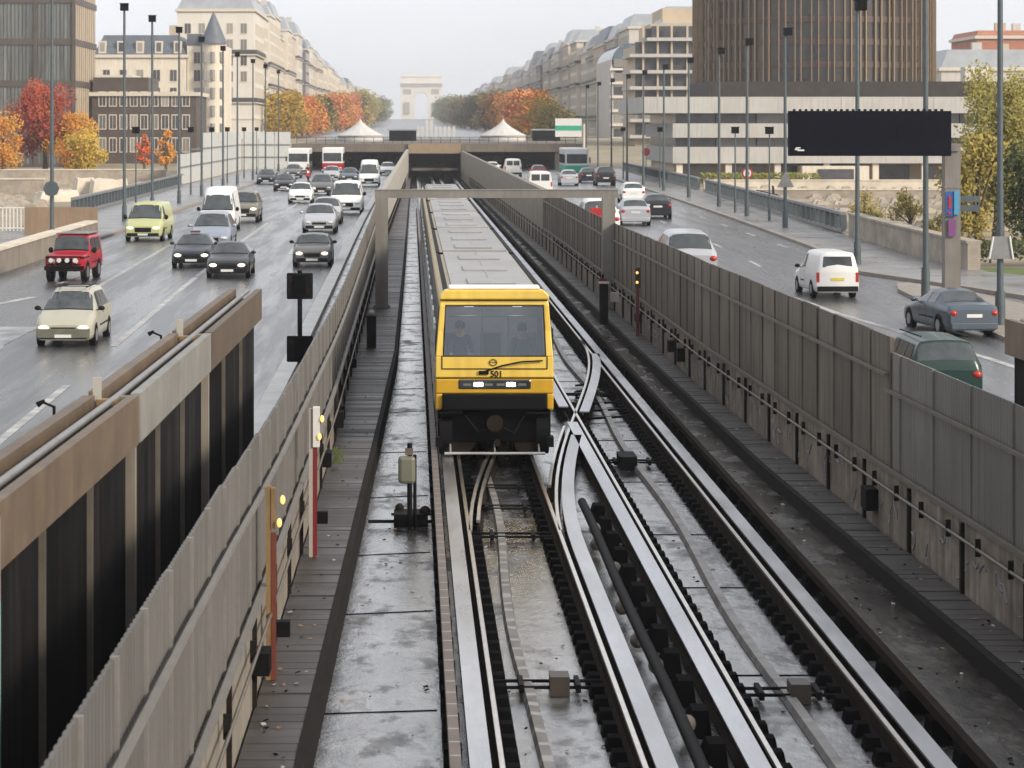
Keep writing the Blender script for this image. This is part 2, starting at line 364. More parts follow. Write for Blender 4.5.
def kerbed(name, pts_l, pts_r, z0, z1, mat, kerbmat=None):
    """pavement slab between two polylines"""
    m = MB()
    n = len(pts_l)
    top = [[(a[0], a[1], z1), (b[0], b[1], z1)] for a, b in zip(pts_l, pts_r)]
    m.sheet(top)
    m.sheet([[(a[0], a[1], z0), (a[0], a[1], z1)] for a in pts_l])
    m.sheet([[(b[0], b[1], z1), (b[0], b[1], z0)] for b in pts_r])
    for a, b in ((pts_l[0], pts_r[0]), (pts_l[-1], pts_r[-1])):
        m.add([(a[0], a[1], z0), (b[0], b[1], z0), (b[0], b[1], z1), (a[0], a[1], z1)], [(0, 1, 2, 3)])
    return settle(m).build(name, mat, kind='structure')
dl = [93, 110, 122, 140, 180, 254, 312]
kerbed('pavement', [(LKERB(d) - 6.0 if d > 100 else -22, d) for d in dl], [(LKERB(d) - .3, d) for d in dl], G - .1, G + .14, M['pave'])
kerbed('kerb', [(LKERB(d) - .3, d) for d in dl], [(LKERB(d), d) for d in dl], G - .1, G + .15, M['kerb'])
dr = [81, 85, 92.6, 105, 110, 121, 140, 160, 212, 312]
RB = lerpf([(81, 27), (92.6, 22.2), (121, 22.0), (203, 24.8), (312, 27)])
kerbed('pavement', [(RKERB(d) + .3, d) for d in dr], [(RB(d), d) for d in dr], G - .1, G + .14, M['pave'])
kerbed('kerb', [(RKERB(d), d) for d in dr], [(RKERB(d) + .3, d) for d in dr], G - .1, G + .15, M['kerb'])
# traffic island
isl = [(16.4, 58), (16.6, 66), (16.8, 78), (17.0, 84), (17.6, 87)]
isr = [(18.0, 58), (19.3, 66), (19.9, 78), (19.3, 83), (18.0, 87)]
kerbed('traffic_island', isl, isr, G - .1, G + .14, M['kerb'])
# strip of concrete between fence and white edge
strip('fence_verge', M['slabdark'], lambda d: -2.9 if d > 41 else XL(d) - .9, lambda d: XL(d) - .25, dd[1:-1], G + .026)
m = MB(); m.sweep([(-3.2, 41, 0), (-3.15, 45, 0), (-3.12, 55, 0), (-3.05, 65, 0), (-3.0, 75, 0), (-2.95, 85, 0), (-2.92, 99, 0), (-2.9, 110, 0), (-2.9, 140, 0), (-2.8, 200, 0), (-2.0, 310, 0)], [(-.2, G), (.2, G), (.2, G + .2), (-.2, G + .2)])
settle(m); m.build('road_edge_kerb', pmat('white_edge_concrete', (.52, .51, .49), .6, var=.15, scale=1), kind='structure')

# markings
mk = MB(); zz = G + .026
def mark(x0, d0, x1, d1, w):
    n = max(1, int(abs(d1 - d0) / 5)); cuts = sorted(set([min(d0, d1), max(d0, d1)] + [b for b in BR if min(d0, d1) < b < max(d0, d1)]))
    X_ = lambda d: x0 + (x1 - x0) * (d - d0) / (d1 - d0)
    mk.sheet([[(X_(d) - w / 2, d, zz), (X_(d) + w / 2, d, zz)] for d in cuts])
for a, b in ((20, 57), (66, 96), (108, 139), (150, 182), (195, 227), (240, 272)): mark(-8.2, a, -8.2, b, .2)
for a, b in ((86, 112), (124, 150), (162, 188), (201, 227), (240, 266)): mark(-11.3, a, -11.3, b, .2)
for k in range(20): mark(-5.35, 66 + 13 * k, -5.37, 69.5 + 13 * k, .17)
mk.add([(-14.2, 71.5, zz), (-11.1, 71.5, zz), (-11.3, 65, zz), (-11.45, 64, zz)], [(0, 1, 2, 3)])
mark(-11.5, 30, -11.3, 66, .22)
mark(-14.6, 76, -12.9, 82, .35); mark(-12.9, 88, -12.2, 94, .3)
for (a, b) in (((13.0, 82), (13.45, 76)), ((13.45, 76), (14.4, 69)), ((14.4, 69), (15.1, 63)), ((15.1, 63), (16, 54))): mark(b[0], b[1], a[0], a[1], .25)
for k in range(16): mark(14.0 + .1 * k, 84 + 13 * k, 14.05 + .1 * k, 87.5 + 13 * k, .16); mark(10.9 + .04 * k, 76 + 13 * k, 10.9 + .04 * k, 79.5 + 13 * k, .16)
mark(8.2, 95, 8.0, 300, .18)
for k in range(18): mark(17.2 + .1 * k, 110 + 11 * k, 17.2 + .1 * k, 113 + 11 * k, .15)
settle(mk); mk.build('road_markings', M['paint'], kind='structure')

# trench slab
m = MB(); m.sheet([[(x, d, -.3) for x in (-1.3, 7.5)] for d in (-20, 60, 140, 312, 480)])
m.build('track_slab', M['slab'], kind='structure')
m = MB(); dd3 = [-20, 12, 25, 36, 46, 60, 70, 120, 312]
m.sheet([[(6.12, d, -.3), (6.121, d, -.05)] for d in dd3]); m.sheet([[(6.121, d, -.05), (KR(d), d, -.05)] for d in dd3])
m.build('track_slab', M['slabdark'], kind='structure')
# expansion joints / stains relief in the slab
jn = MB()
for k in range(40):
    d = 22 + 6.2 * k + rnd.uniform(-1.5, 1.5); sk = rnd.uniform(.15, .45)
    jn.hexa([(KL(d), d, -.3), (.3, d + sk, -.3), (.3, d + sk + .035, -.3), (KL(d), d + .035, -.3)], [(KL(d), d, -.292), (.3, d + sk, -.292), (.3, d + sk + .035, -.292), (KL(d), d + .035, -.292)])
    jn.box(3.95, 5.1, d + 2, d + 2.05, -.3, -.292)
jn.build('slab_joints', M['black'], kind='structure')

lt = MB(); rl = random.Random(9)
for k in range(900):
    d = 20 + 90 * rl.random() ** 1.6; x = rl.choice((rl.uniform(KL(d) + .05, .3), rl.uniform(6.2, KR(d) - .1), rl.uniform(1.1, 2.3), rl.uniform(4.0, 5.2), rl.uniform(XL(d) + .1, KL(d) - .2), rl.uniform(KR(d) + .2, XR(d) - .1)))
    z = .215 if (x < KL(d) or x > KR(d)) else (-.045 if x > 6.12 else -.29); s = rl.uniform(.012, .045); a = rl.uniform(0, 3.14); ca, sa = math.cos(a) * s, math.sin(a) * s
    lt.add([(x - ca, d - sa, z), (x + sa, d - ca, z + rl.uniform(0, .02)), (x + ca, d + sa, z + rl.uniform(0, .02)), (x - sa, d + ca, z)], [(0, 1, 2, 3)], rl.choice((0, 0, 1, 2)))
tag(lt.build('litter', [M['black'], M['conclight'], M['ochre']]), 'small leaves and litter scattered on the wet track bed and walkways', 'litter', kind='stuff')

# walkways
def walkway(name, lf, rf, mat, z0=-.3, z1=.2, kerb_side='r'):
    m = MB(); d = 10.0
    while d < 312:
        L = .32 if d < 75 else 1.5
        g2 = .022 if d < 75 else .03
        e = d + L - g2
        zz1 = z1 + rnd.uniform(-.008, .008)
        m.hexa([(lf(d), d, z1 - .08), (rf(d), d, z1 - .08), (rf(e), e, z1 - .08), (lf(e), e, z1 - .08)], [(lf(d), d, zz1), (rf(d), d, zz1), (rf(e), e, zz1), (lf(e), e, zz1)])
        d += L
    o = m.build(name, mat, kind='structure')
    return o
walkway('walkway', lambda d: XL(d) + .03, lambda d: KL(d) - .105, M['walk'])
walkway('walkway', lambda d: KR(d) + .105, lambda d: XR(d) - .03, M['walk'])
yy = [10, 25, 36, 46, 54, 70, 120, 312]
m = MB(); m.sweep([(KL(d) - .07, d, 0) for d in yy], [(-.03, -.3), (.07, -.3), (.07, .205), (-.03, .205)])
m.sweep([(KL(d) - .7, d, 0) for d in yy], [(-.56, -.3), (.56, -.3), (.56, .1), (-.56, .1)])
m.build('walkway_kerb', M['walkdark'], kind='structure')
m = MB(); m.sweep([(KR(d) + .07, d, 0) for d in yy], [(-.07, -.3), (.03, -.3), (.03, .205), (-.07, .205)])
m.sweep([(KR(d) + .45, d, 0) for d in yy], [(-.3, -.3), (.3, -.3), (.3, .1), (-.3, .1)])
m.build('walkway_kerb', M['walkdark'], kind='structure')

# ------------------------------------------------------------------ retaining walls and fences
def fence_side(side):
    L = side < 0
    X = XL if L else XR
    zt = ZTL if L else ZTR
    s = -1 if L else 1          # outwards
    # retaining wall
    w = empty('retaining_wall', (X(60), 60, 0), label=('pale grey stained concrete wall under the left fence beside the train' if L else 'brown stained graffitied concrete wall under the right fence beside the walkway'), cat='wall')
    m = MB(); pts = [(X(d), d, 0) for d in [5, 12, 22, 30, 38, 50, 60, 90, 120, 200, 312]]
    if L: m.sweep(pts, [(-.32, -.3), (0, -.3), (0, 1.2), (-.32, 1.2)])
    else: m.sweep(pts, [(0, -.3), (.32, -.3), (.32, 1.2), (0, 1.2)])
    m.build('wall_face', M['conc'] if L else M['concwall'], w, world=True)
    pil = []
    for k in range(80):
        d = 14 + 3.25 * k + rnd.uniform(-.1, .1); q = MB(); x = X(d) - s * .05
        q.box(min(x, x + s * .1), max(x, x + s * .1), d, d + .11, .2, 1.18); pil.append(q)
    parts_of(pil, 'pilaster', M['walkdark'], w)
    if not L:
        q = MB(); rg = random.Random(5)
        for k in range(60):
            d = 24 + 1.05 * k + rg.uniform(-.3, .3); z = rg.uniform(.45, .8); pts = []
            for j in range(rg.randint(5, 9)):
                pts.append((X(d) - .004, d, z)); d += rg.uniform(-.12, .22); z = min(max(z + rg.uniform(-.22, .22), .3), 1.0)
            q.path([(X(p[1]) - .004, p[1], p[2]) for p in pts], rg.uniform(.008, .02), 4)
        q.build('graffiti', pmat('faded_spray_paint', (.23, .24, .27), .8, var=.4, scale=1.5, c2=(.09, .05, .07)), w, world=True)
    # cable tray and pipes
    m = MB()
    for (off, z, r) in (((.12, .98, .02),) if L else ((.1, 1.0, .025),)):
        m.path([(X(d) - s * off, d, z) for d in [10, 12, 22, 30, 38, 50, 60, 90, 120, 312]], r, 6)
    m.build('conduit', M['fencerailR'], w, world=True)
    m = MB(); d = 13.0
    while d < 120:
        x = X(d) - s * .17
        m.box(x + (.05 if s > 0 else -.12), x + (.12 if s > 0 else -.05), d, d + .04, .9, 1.14); d += 1.62 if not L else 3.25
    m.build('conduit_bracket', M['walkdark'], w, world=True)
    boxes = []
    for k in range(5):
        d = rnd.uniform(20, 95); x = X(d) - s * .1; h = rnd.uniform(.2, .4); q = MB()
        q.box(x - .1, x + .1, d, d + rnd.uniform(.25, .5), .8 - h, .82); boxes.append((d, q))
    boxes.sort(key=lambda t: t[0])
    parts_of([q for _, q in boxes], 'junction_box', M['blackmetal'], w)
    # fence
    segs = [('ribbed', 8, 130)] if L else [('grey', 14, 38.3), ('brown', 38.3, 130)]
    for kind, a, b in segs:
        lab = {'ribbed': 'tall light grey ribbed metal fence left of the train', 'grey': 'nearest stretch of light grey fence panels at lower right, a step lower',
               'brown': 'long dark brown grimy metal fence between the tracks and right road'}[kind]
        f = empty('trackside_fence', (X(a), a, 1.2), label=lab, cat='fence')
        pm = M['fenceL'] if L else (M['fenceR2'] if kind == 'grey' else M['fenceR'])
        rm = M['fencerail'] if L else M['fencerailR']
        top = (lambda d: ZTL(d)) if L else ((lambda d: 3.12) if kind == 'grey' else (lambda d: ZTR(d)))
        pitch = 1.6 if L else (2.15 if kind == 'grey' else 1.6)
        panels = []; posts = []; d = a; i = 0
        while d < b - .2:
            e = min(d + pitch, b); q = MB()
            # ribbed sheet: trapezoidal corrugation in plan
            ribp = .16 if d < 50 else .4
            amp = .009 if L else .004
            rows = []; t = d + .03
            steps = 0; zt0 = top(d) + (rnd.uniform(-.01, .01))
            while t < e - .03:
                for (dt, o) in ((0, 0), (.3, 0), (.4, 1), (.9, 1)):
                    tt = t + dt * ribp
                    if tt < e - .03: rows.append((X(tt) + s * (.06 + amp * o), tt))
                t += ribp
            rows.append((X(e - .03) + s * .06, e - .03))
            q.sheet([[(x, y, 1.2), (x, y, zt0)] for x, y in rows])
            q.sheet([[(x + s * .03, y, 1.2), (x + s * .03, y, zt0)] for x, y in rows])
            q.add([(x, y, zt0) for x, y in rows] + [(x + s * .03, y, zt0) for x, y in rows], [(k, k + 1, len(rows) + k + 1, len(rows) + k) for k in range(len(rows) - 1)])
            panels.append(q)
            p = MB(); x = X(d)
            ex = .015 if L else .0
            hw = .022
            p.box(x + min(s * .03, s * .09) , x + max(s * .03, s * .09), d - hw, d + hw, 1.15 if i % 2 else .9, zt0 + ex)
            posts.append(p); d = e; i += 1
        parts_of(panels, 'fence_panel', pm, f)
        parts_of(posts, 'fence_post', rm if L else pm, f)
        pts = frange(a, b, 4)
        m = MB(); m.sweep([(X(d) - s * .03, d, 0) for d in pts], [(-.025, 0), (.025, 0), (.025, .05), (-.025, .05)])
        # lift the rail along the fence top profile
        n = 4
        for k, (d) in enumerate(pts):
            for j in range(n):
                v = m.v[k * n + j]; m.v[k * n + j] = (v[0], v[1], v[2] + top(d) - .62)
        m.build('upper_rail', rm, f, world=True)
        m = MB(); m.sweep([(X(d) - s * .03, d, 1.24) for d in pts], [(-.035, 0), (.035, 0), (.035, .06), (-.035, .06)])
        m.build('lower_rail', rm, f, world=True)
    # plain concrete parapet beyond
    m = MB(); pts = frange(130, 311, 20); n = 4
    m.sweep([(X(d) + s * .1, d, 1.2) for d in pts], [(-.16, 0), (.16, 0), (.16, 2), (-.16, 2)])
    for k, d in enumerate(pts):
        for j in (2, 3):
            v = m.v[k * n + j]; m.v[k * n + j] = (v[0], v[1], zt(d))
    w2 = m.build('parapet_wall', M['conclight'] if L else M['conc'], label=('pale smooth parapet wall running up to the portal on the left' if L else 'tan smooth parapet wall running up to the portal on the right'), cat='wall')
for s in (-1, 1): fence_side(s)

# ------------------------------------------------------------------ tall panelled wall on the left, and its twin at right edge
def panel_wall(xf, cuts, top, th, s, lab):
    """xf(d) track-side face, s = outward direction"""
    w = empty('panelled_barrier', (xf(cuts[0]), cuts[0], G), label=lab, cat='barrier')
    for i, (a, b) in enumerate(zip(cuts[:-1], cuts[1:])):
        def quad(d0, d1, o0, o1, z0, z1):
            x = [(xf(d0) + s * o0, d0), (xf(d0) + s * o1, d0), (xf(d1) + s * o1, d1), (xf(d1) + s * o0, d1)]
            return [(p[0], p[1], z0) for p in x], [(p[0], p[1], z1) for p in x]
        t = top(a)
        cm = M['copeGrey'] if i == len(cuts) - 3 else M['copeBrown']
        q = MB(); q.hexa(*quad(a + .12, b - .02, -.03, .07, t - .5, t)); q.build('front_coping', cm, w, world=True)
        q = MB(); q.hexa(*quad(a + .12, b - .25, th - .07, th + .05, t - .42, t + .02)); q.build('rear_coping', M['copeBrown'], w, world=True)
        q = MB(); q.hexa(*quad(a, b, .07, th - .07, t - .5, t - .16)); q.build('gutter_floor', M['walkdark'], w, world=True)
        q = MB(); q.tube((xf(a) + s * th * .45, a, t - .03), (xf(b) + s * th * .45, b, t - .03), .035); q.build('pipe', M['signback'], w, world=True)
        # black recessed panels and their posts
        n = 3; st = (b - a) / n
        for k in range(n):
            q = MB(); q.hexa(*quad(a + k * st + .05, a + (k + 1) * st - .05, .10, .16, 0, t - .5)); q.build('acoustic_panel', M['darkpanel'], w, world=True)
            q = MB(); ww = .14 if k == 0 else .03
            q.hexa(*quad(a + k * st - ww / 2 + .06, a + k * st + ww / 2 + .06, .01 if k == 0 else .06,   .2, 0, t - (0.02 if k == 0 else .5)))
            q.build('post', M['conc'] if k == 0 else M['fencerailR'], w, world=True)
        q = MB(); q.hexa(*quad(a, b, th - .12, th, 0, t - .42)); q.build('rear_sheet', M['copeBrown'], w, world=True)
    return w
xf = lerpf([(8, -3.28), (17.5, -3.0), (24, -2.8), (31, -2.68), (40.3, -2.55)])
pw = panel_wall(xf, [9.5, 17.2, 24.3, 31.6, 40.3], lambda d: 4.0, .45, -1, 'long black panelled barrier with brown coping and pipe, left foreground beside the road')
q = MB(); q.box(-3.04, -2.965, 17.0, 17.3, 0, 3.3); q.build('painted_post', M['teal'], pw, world=True)
q = MB(); q.box(-3.04, -2.965, 17.0, 17.3, 3.301, 3.9); q.build('bare_post', M['conc'], pw, world=True)
for d in (24.1, 31.4):
    q = MB(); x = xf(d) - .26; q.box(x - .1, x + .1, d - .08, d + .06, 3.92, 3.98); q.build('clamp', M['ochre'], pw, world=True)
    q = MB(); q.box(x - .14, x - .06, d - .05, d, 3.9, 4.2); q.build('bracket_post', M['conclight'], pw, world=True)
xr = lerpf([(20, 8.9), (34, 8.42)])
panel_wall(xr, [19, 26.5, 34.0], lambda d: 4.0, .5, 1, 'black panelled barrier with brown coping cut off by the right edge')
for d, x in ((22.8, -3.4), (30.6, -3.2)):
    t = empty('small_spotlight', (x, d, 4.0), label='small spotlight on the coping of the black panelled barrier, ' + ('the nearer of two' if d < 25 else 'the farther of two'), cat='spotlight', group='spotlights on the panelled barrier')
    q = MB(); q.tube((0, 0, -.2), (0, 0, .06), .015); q.tube((0, 0, .05), (-.12, 0, .1), .012); q.build('bracket', M['blackmetal'], t)
    q = MB(); q.tube((-.09, 0, .11), (-.16, 0, .07), .015, .03); q.build('lamp_head', M['blackmetal'], t)

# ------------------------------------------------------------------ tracks
def curve_pts(cf, off, a, b, st=2.0):
    return [(cf(d) + off, d, 0) for d in frange(a, b, st)]
def track(name, cf, spec, label, group=None):
    """spec: list of (part, offset, ranges)"""
    t = empty(name, (cf(30), 30, -.3), label=label, cat='railway track', group=group)
    for kind, off, rng in spec:
        for (a, b) in rng:
            pts = curve_pts(cf, off, a, b, 1.5 if name == 'track_crossover' else 4)
            q = MB()
            if kind == 'rail':
                q.sweep(pts, [(-.028, -.045), (.028, -.045), (.034, -.01), (.028, 0.004), (-.028, 0.004), (-.034, -.01)])
                r = q.build('rail', M['rail'], t, world=True)
                q = MB(); q.sweep(pts, [(-.075, -.29), (.075, -.29), (.07, -.26), (.012, -.24), (.012, -.05), (-.012, -.05), (-.012, -.24), (-.07, -.26)])
                q.build('rail_web', M['railside'], r, world=True)
            elif kind == 'runway':
                q.sweep(pts, [(-.115, .0), (.115, .0), (.115, .03), (-.115, .03)]); r = q.build('runway_beam', M['runway'], t, world=True)
                q = MB(); q.sweep(pts, [(-.1, -.28), (.1, -.28), (.1, -.25), (.015, -.24), (.015, -.004), (-.015, -.004), (-.015, -.24), (-.1, -.25)])
                q.build('beam_web', M['railside'], r, world=True)
            elif kind == 'bar':
                q.sweep(pts, [(-.06, .03), (.06, .03), (.06, .17), (-.06, .17)]); r = q.build('power_bar', M['brownbar'], t, world=True)
                ins = []; d = a
                while d < b:
                    k = MB(); x = cf(d) + off; k.box(x - .11, x + .09, d, d + .28, -.29, .02); ins.append(k); d += 1.35
                parts_of(ins, 'insulator', M['black'], t)
            elif kind == 'darkbar':
                q.sweep(pts, [(-.05, -.02), (.05, -.02), (.05, .1), (-.05, .1)]); q.build('power_bar', M['railside'], t, world=True)
                ins = []; d = a
                while d < b:
                    k = MB(); x = cf(d) + off; sg = -1 if off < 0 else 1
                    k.hexa([(x - .12, d, -.29), (x + .12, d, -.29), (x + .12, d + .5, -.29), (x - .12, d + .5, -.29)],
                           [(x - .1, d + .1, -.03), (x + .1, d + .1, -.03), (x + .1, d + .42, -.03), (x - .1, d + .42, -.03)])
                    ins.append(k); d += 1.45
                parts_of(ins, 'insulator', M['black'], t)
            elif kind == 'pipe':
                q.path([(p[0] + .012 * math.sin(p[1] * .5), p[1], .0) for p in curve_pts(cf, off, a, b, 1.5)], .08, 8); q.build('power_pipe', M['blackmetal'], t, world=True)
                q = MB(); d = a; ins = []
                while d < b:
                    k = MB(); x = cf(d) + off + .24; k.hexa([(x - .1, d, -.29), (x + .16, d, -.29), (x + .16, d + .8, -.29), (x - .1, d + .8, -.29)], [(x - .05, d + .1, -.0), (x + .13, d + .1, -.0), (x + .13, d + .45, -.0), (x - .05, d + .45, -.0)])
                    ins.append(k); d += 1.5
                parts_of(ins, 'insulator', M['black'], t)
                ins = []; d = a + .9
                while d < b:
                    k = MB(); x = cf(d) + off + rnd.uniform(-.05, .12); k.ico((x, d, -.13), .1, (1, 1, 1.1)); ins.append(k); d += rnd.choice((1.5, 3.0, 2.2))
                parts_of(ins, 'bell_insulator', M['conc'], t)
            elif kind == 'fast':
                ins = []; d = a
                while d < b:
                    k = MB(); x = cf(d) + off; k.hexa([(x - .1, d, -.297), (x + .1, d, -.297), (x + .1, d + .26, -.297), (x - .1, d + .26, -.297)], [(x - .07, d + .03, -.15), (x + .07, d + .03, -.15), (x + .07, d + .23, -.15), (x - .07, d + .23, -.15)]); ins.append((d, k)); d += .62
                kinds.setdefault(t.name, []).extend(ins)
            elif kind == 'cable':
                pp = [(cf(d) + off + .07 * math.sin(d * .33) * (1 if d > 30 else .4) + .05 * math.sin(d * .11 + 1), d, -.29) for d in frange(a, b, .8)]
                q.sweep(pp, [(-.085, 0), (.085, 0), (.06, .09), (-.06, .09)]); q.build('cable_cover', M['cableA'] if cf(30) < 3 else M['cable'], t, world=True)
    l = kinds.get(t.name, []); l.sort(key=lambda e: e[0])
    l = [k for d, k in l if d > 17]
    parts_of(l, 'fastener', M['black'], t)
    return t
kinds = {}
c1 = lambda d: 1.70; c2 = lambda d: 4.60
def c3x(d):
    if d < 38: return 1.70
    if d > 76: return 4.60
    u = (d - 38) / 38; return 1.70 + 2.9 * (u * u * (3 - 2 * u))
END = 330
t1 = track('metro_track', c1, [('rail', -.75, [(15, END)]), ('rail', .75, [(15, END)]), ('runway', -.98, [(15, END)]), ('runway', .965, [(15, 38), (64, END)]),
     ('bar', -1.25, [(15, 200)]), ('fast', -.61, [(17, 110)]), ('fast', .58, [(17, 60)]), ('cable', -.2, [(15, 200)]), ('pipe', 1.34, [(17, 43)])],
     'left metro track with bright steel runways that the yellow train stands on')
t2 = track('metro_track', c2, [('rail', -.75, [(15, END)]), ('rail', .74, [(15, END)]), ('runway', -.965, [(15, 54.5), (57.5, END)]), ('runway', .97, [(15, END)]),
     ('darkbar', 1.4, [(17, 300)]), ('fast', -.59, [(17, 60)]), ('fast', .58, [(17, 110)]), ('cable', .05, [(15, 250)])],
     'right metro track, empty, beside the dark walkway')
t3 = track('track_crossover', c3x, [('rail', -.75, [(40, 76)]), ('rail', .75, [(40, 76)]), ('runway', .965, [(38, 52.2), (56.5, 71)]), ('rail', .62, [(45, 54)]), ('rail', -.62, [(41, 50)])],
     'curved crossover rails linking the two metro tracks beside the train front')
def tierods(t, cx, d, box=True):
    q = MB()
    for o in (0, .35):
        q.tube((cx - .68, d + o, -.2), (cx + .68, d + o, -.2), .022)
    for x in (-.35, .35): q.box(cx + x - .03, cx + x + .03, d - .08, d + .45, -.25, -.15)
    q.build('tie_rod', M['blackmetal'], t, world=True)
    if box:
        q = MB(); q.box(cx + .0, cx + .24, d - .1, d + .25, -.29, -.05); q.build('junction_box', M['plainbrown'], t, world=True)
tierods(t1, 1.70, 29.6); tierods(t2, 4.60, 29.2); tierods(t1, 1.70, 40.5, False); tierods(t1, 1.70, 43.5, False); tierods(t1, 1.70, 46, False); tierods(t2, 4.55, 49.5, False); tierods(t2, 4.6, 62)
q = MB(); q.box(4.25, 4.6, 49, 49.9, -.29, -.02); q.build('motor_box', M['blackmetal'], t2, world=True)
q = MB()
for a in range(6): q.tube((3.9 + .1 * a, 57 + 1.5 * a, -.22), (5.2, 57.6 + 1.5 * a, -.22), .03)
q.build('switch_rod', M['blackmetal'], t2, world=True)

# ------------------------------------------------------------------ gantry over the tracks
gt = empty('gantry', (3, 87, .2), label='grey steel gantry frame spanning over the train and both tracks', cat='gantry')
q = MB(); q.box(-1.35, 7.45, 86.8, 87.2, 4.17, 4.47); q.box(-1.35, 7.45, 86.78, 87.22, 4.44, 4.475); q.build('beam', M['gantry'], gt, world=True)
for x in (-1.1, 7.12):
    q = MB(); q.box(x - .23, x + .23, 86.75, 87.25, .2, 4.168); q.box(x - .3, x + .3, 86.7, 87.3, .2, .3); q.build('column', M['gantry'], gt, world=True)

# ------------------------------------------------------------------ portals and plaza deck
M['deckc'] = pmat('dark_deck_concrete', (.15, .125, .1), .8, var=.2, scale=.5, streak=(.08, .07, .06))
pd = empty('plaza_overpass', (3, 312, 0), label='wide tan concrete overpass deck above the road and metro tunnel mouths', cat='bridge')
q = MB(); q.box(-15.6, 22.5, 312, 479.5, 3.62, 4.6); q.build('deck', M['deckc'], pd, world=True)
q = MB(); q.box(-15.6, XL(312) - .05, 311.6, 311.99, 3.6, 4.66); q.build('road_fascia', M['deckc'], pd, world=True)
q = MB(); q.box(XR(312) + .05, 22.5, 311.6, 311.99, 3.6, 4.66); q.build('road_fascia', M['deckc'], pd, world=True)
q = MB(); q.box(XL(312), XR(312), 311.2, 311.98, 3.4, 4.7); q.build('tunnel_fascia', pmat('warm_fascia', (0.26, 0.19, 0.125), .8, var=.15), pd, world=True)
q = MB(); q.box(XL(312) + .5, XR(312) - .3, 313, 313.4, 1.15, 1.5); q.build('tunnel_crossbeam', M['deckc'], pd, world=True)
for x0, x1 in ((-15.6, -15.0), (XL(312) - .6, XL(312) - .02), (XR(312) + .02, XR(312) + .6), (18.6, 22.5)):
    q = MB(); q.box(x0, x1, 312.01, 479, -.3, 3.61); q.build('abutment', M['deckc'], pd, world=True)
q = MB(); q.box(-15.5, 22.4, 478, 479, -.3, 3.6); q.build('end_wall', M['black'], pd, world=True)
q = MB()
for k in range(30):
    x = -15 + k * 1.25; q.tube((x, 312.6, 4.6), (x, 312.6, 5.5), .03, n=5)
q.tube((-15, 312.6, 5.5), (21.5, 312.6, 5.5), .035); q.tube((-15, 312.6, 5.1), (21.5, 312.6, 5.1), .02)
q.build('railing', M['blackmetal'], pd, world=True)
# ------------------------------------------------------------------ vehicles: a body lofted through stations, panels sampled from the same surface
class Body:
    def __init__(s, L, W, z0, st):
        s.L, s.W, s.z0, s.st = L, W, z0, st
    def par(s, u):
        st = s.st
        if u <= 0: return st[0][1:]
        for a, b in zip(st[:-1], st[1:]):
            if u <= b[0]:
                t = (u - a[0]) / (b[0] - a[0])
                return tuple(x + (y - x) * t for x, y in zip(a[1:], b[1:]))
        return st[-1][1:]
    def sec(s, u):
        zt, zb, wt, wb = s.par(u)
        wb *= s.W / 2; wt *= s.W / 2; z0 = s.z0
        h = max(zt - zb, .02); k = min(1, h / .35)
        return [(wb * .88, z0), (wb * .97, z0 + .06), (wb, z0 + .3 * (zb - z0)), (wb * 1.0, z0 + .7 * (zb - z0)), (wb * .965, zb),
                (wt + (wb - wt) * .12, zb + (zt - zb) * .78), (wt * .93, zt - .035 * k), (wt * .6, zt), (0, zt + .015)]
    def at(s, u, v, sg=1, off=0):
        P = s.sec(u); i = min(int(v), 7); t = v - i
        a, b = P[i], P[i + 1]
        x = a[0] + (b[0] - a[0]) * t; z = a[1] + (b[1] - a[1]) * t
        p = Vector((sg * x, -s.L / 2 + u * s.L, z))
        if off:
            e = 1e-3
            du = s.at(min(u + .01, 1), v, sg) - s.at(max(u - .01, 0), v, sg)
            v1, v0 = min(v + .05, 8), max(v - .05, 0)
            dv = s.at(u, v1, sg) - s.at(u, v0, sg)
            n = du.cross(dv)
            if n.length > 1e-9:
                n.normalize()
                c = p - Vector((0, p.y, .7))
                if n.dot(c) < 0: n = -n
                p = p + n * off
        return p
    def shell(s):
        m = MB(); us = sorted(set([x[0] for x in s.st] + [i / 24 for i in range(25)]))
        rows = []
        for u in us:
            P = s.sec(u); y = -s.L / 2 + u * s.L
            rows.append([(x, y, z) for x, z in P] + [(-x, y, z) for x, z in reversed(P[:-1])])
        m.sheet(rows, 0, True)
        n = len(rows[0])
        for r in (rows[0], rows[-1]): m.add(r, [tuple(range(n))])
        # floor
        m.add([p for r in rows for p in (r[0], r[-1])], [(2 * i, 2 * i + 1, 2 * i + 3, 2 * i + 2) for i in range(len(rows) - 1)])
        return m
    def patch(s, u0, u1, v0, v1, off=.008, both=False, sg=1, n=6, k=5, skew=0):
        """window panel; both: spans over the centre line"""
        m = MB()
        if both:
            rows = []
            for i in range(n + 1):
                u = u0 + (u1 - u0) * i / n
                vs = [v0 + (v1 - v0) * j / k for j in range(k + 1)]
                rows.append([s.at(u, v, 1, off) for v in vs] + [s.at(u, v, -1, off) for v in reversed(vs[:-1])])
        else:
            rows = []
            for i in range(n + 1):
                t = i / n
                row = []
                for j in range(k + 1):
                    v = v0 + (v1 - v0) * j / k
                    u = u0 + (u1 - u0) * t
                    u += skew * (j / k) * (1 - t) if skew > 0 else skew * (j / k) * t
                    row.append(s.at(u, v, sg, off))
                rows.append(row)
        m.sheet(rows, 0, True)
        return m

TYPES = {}
def vtype(name, L, W, z0, st, ws, sides, rw, wheel=(.31, .17, .82), lights=None, **kw):
    TYPES[name] = dict(L=L, W=W, z0=z0, st=st, ws=ws, sides=sides, rw=rw, wheel=wheel, lights=lights or {}, **kw)
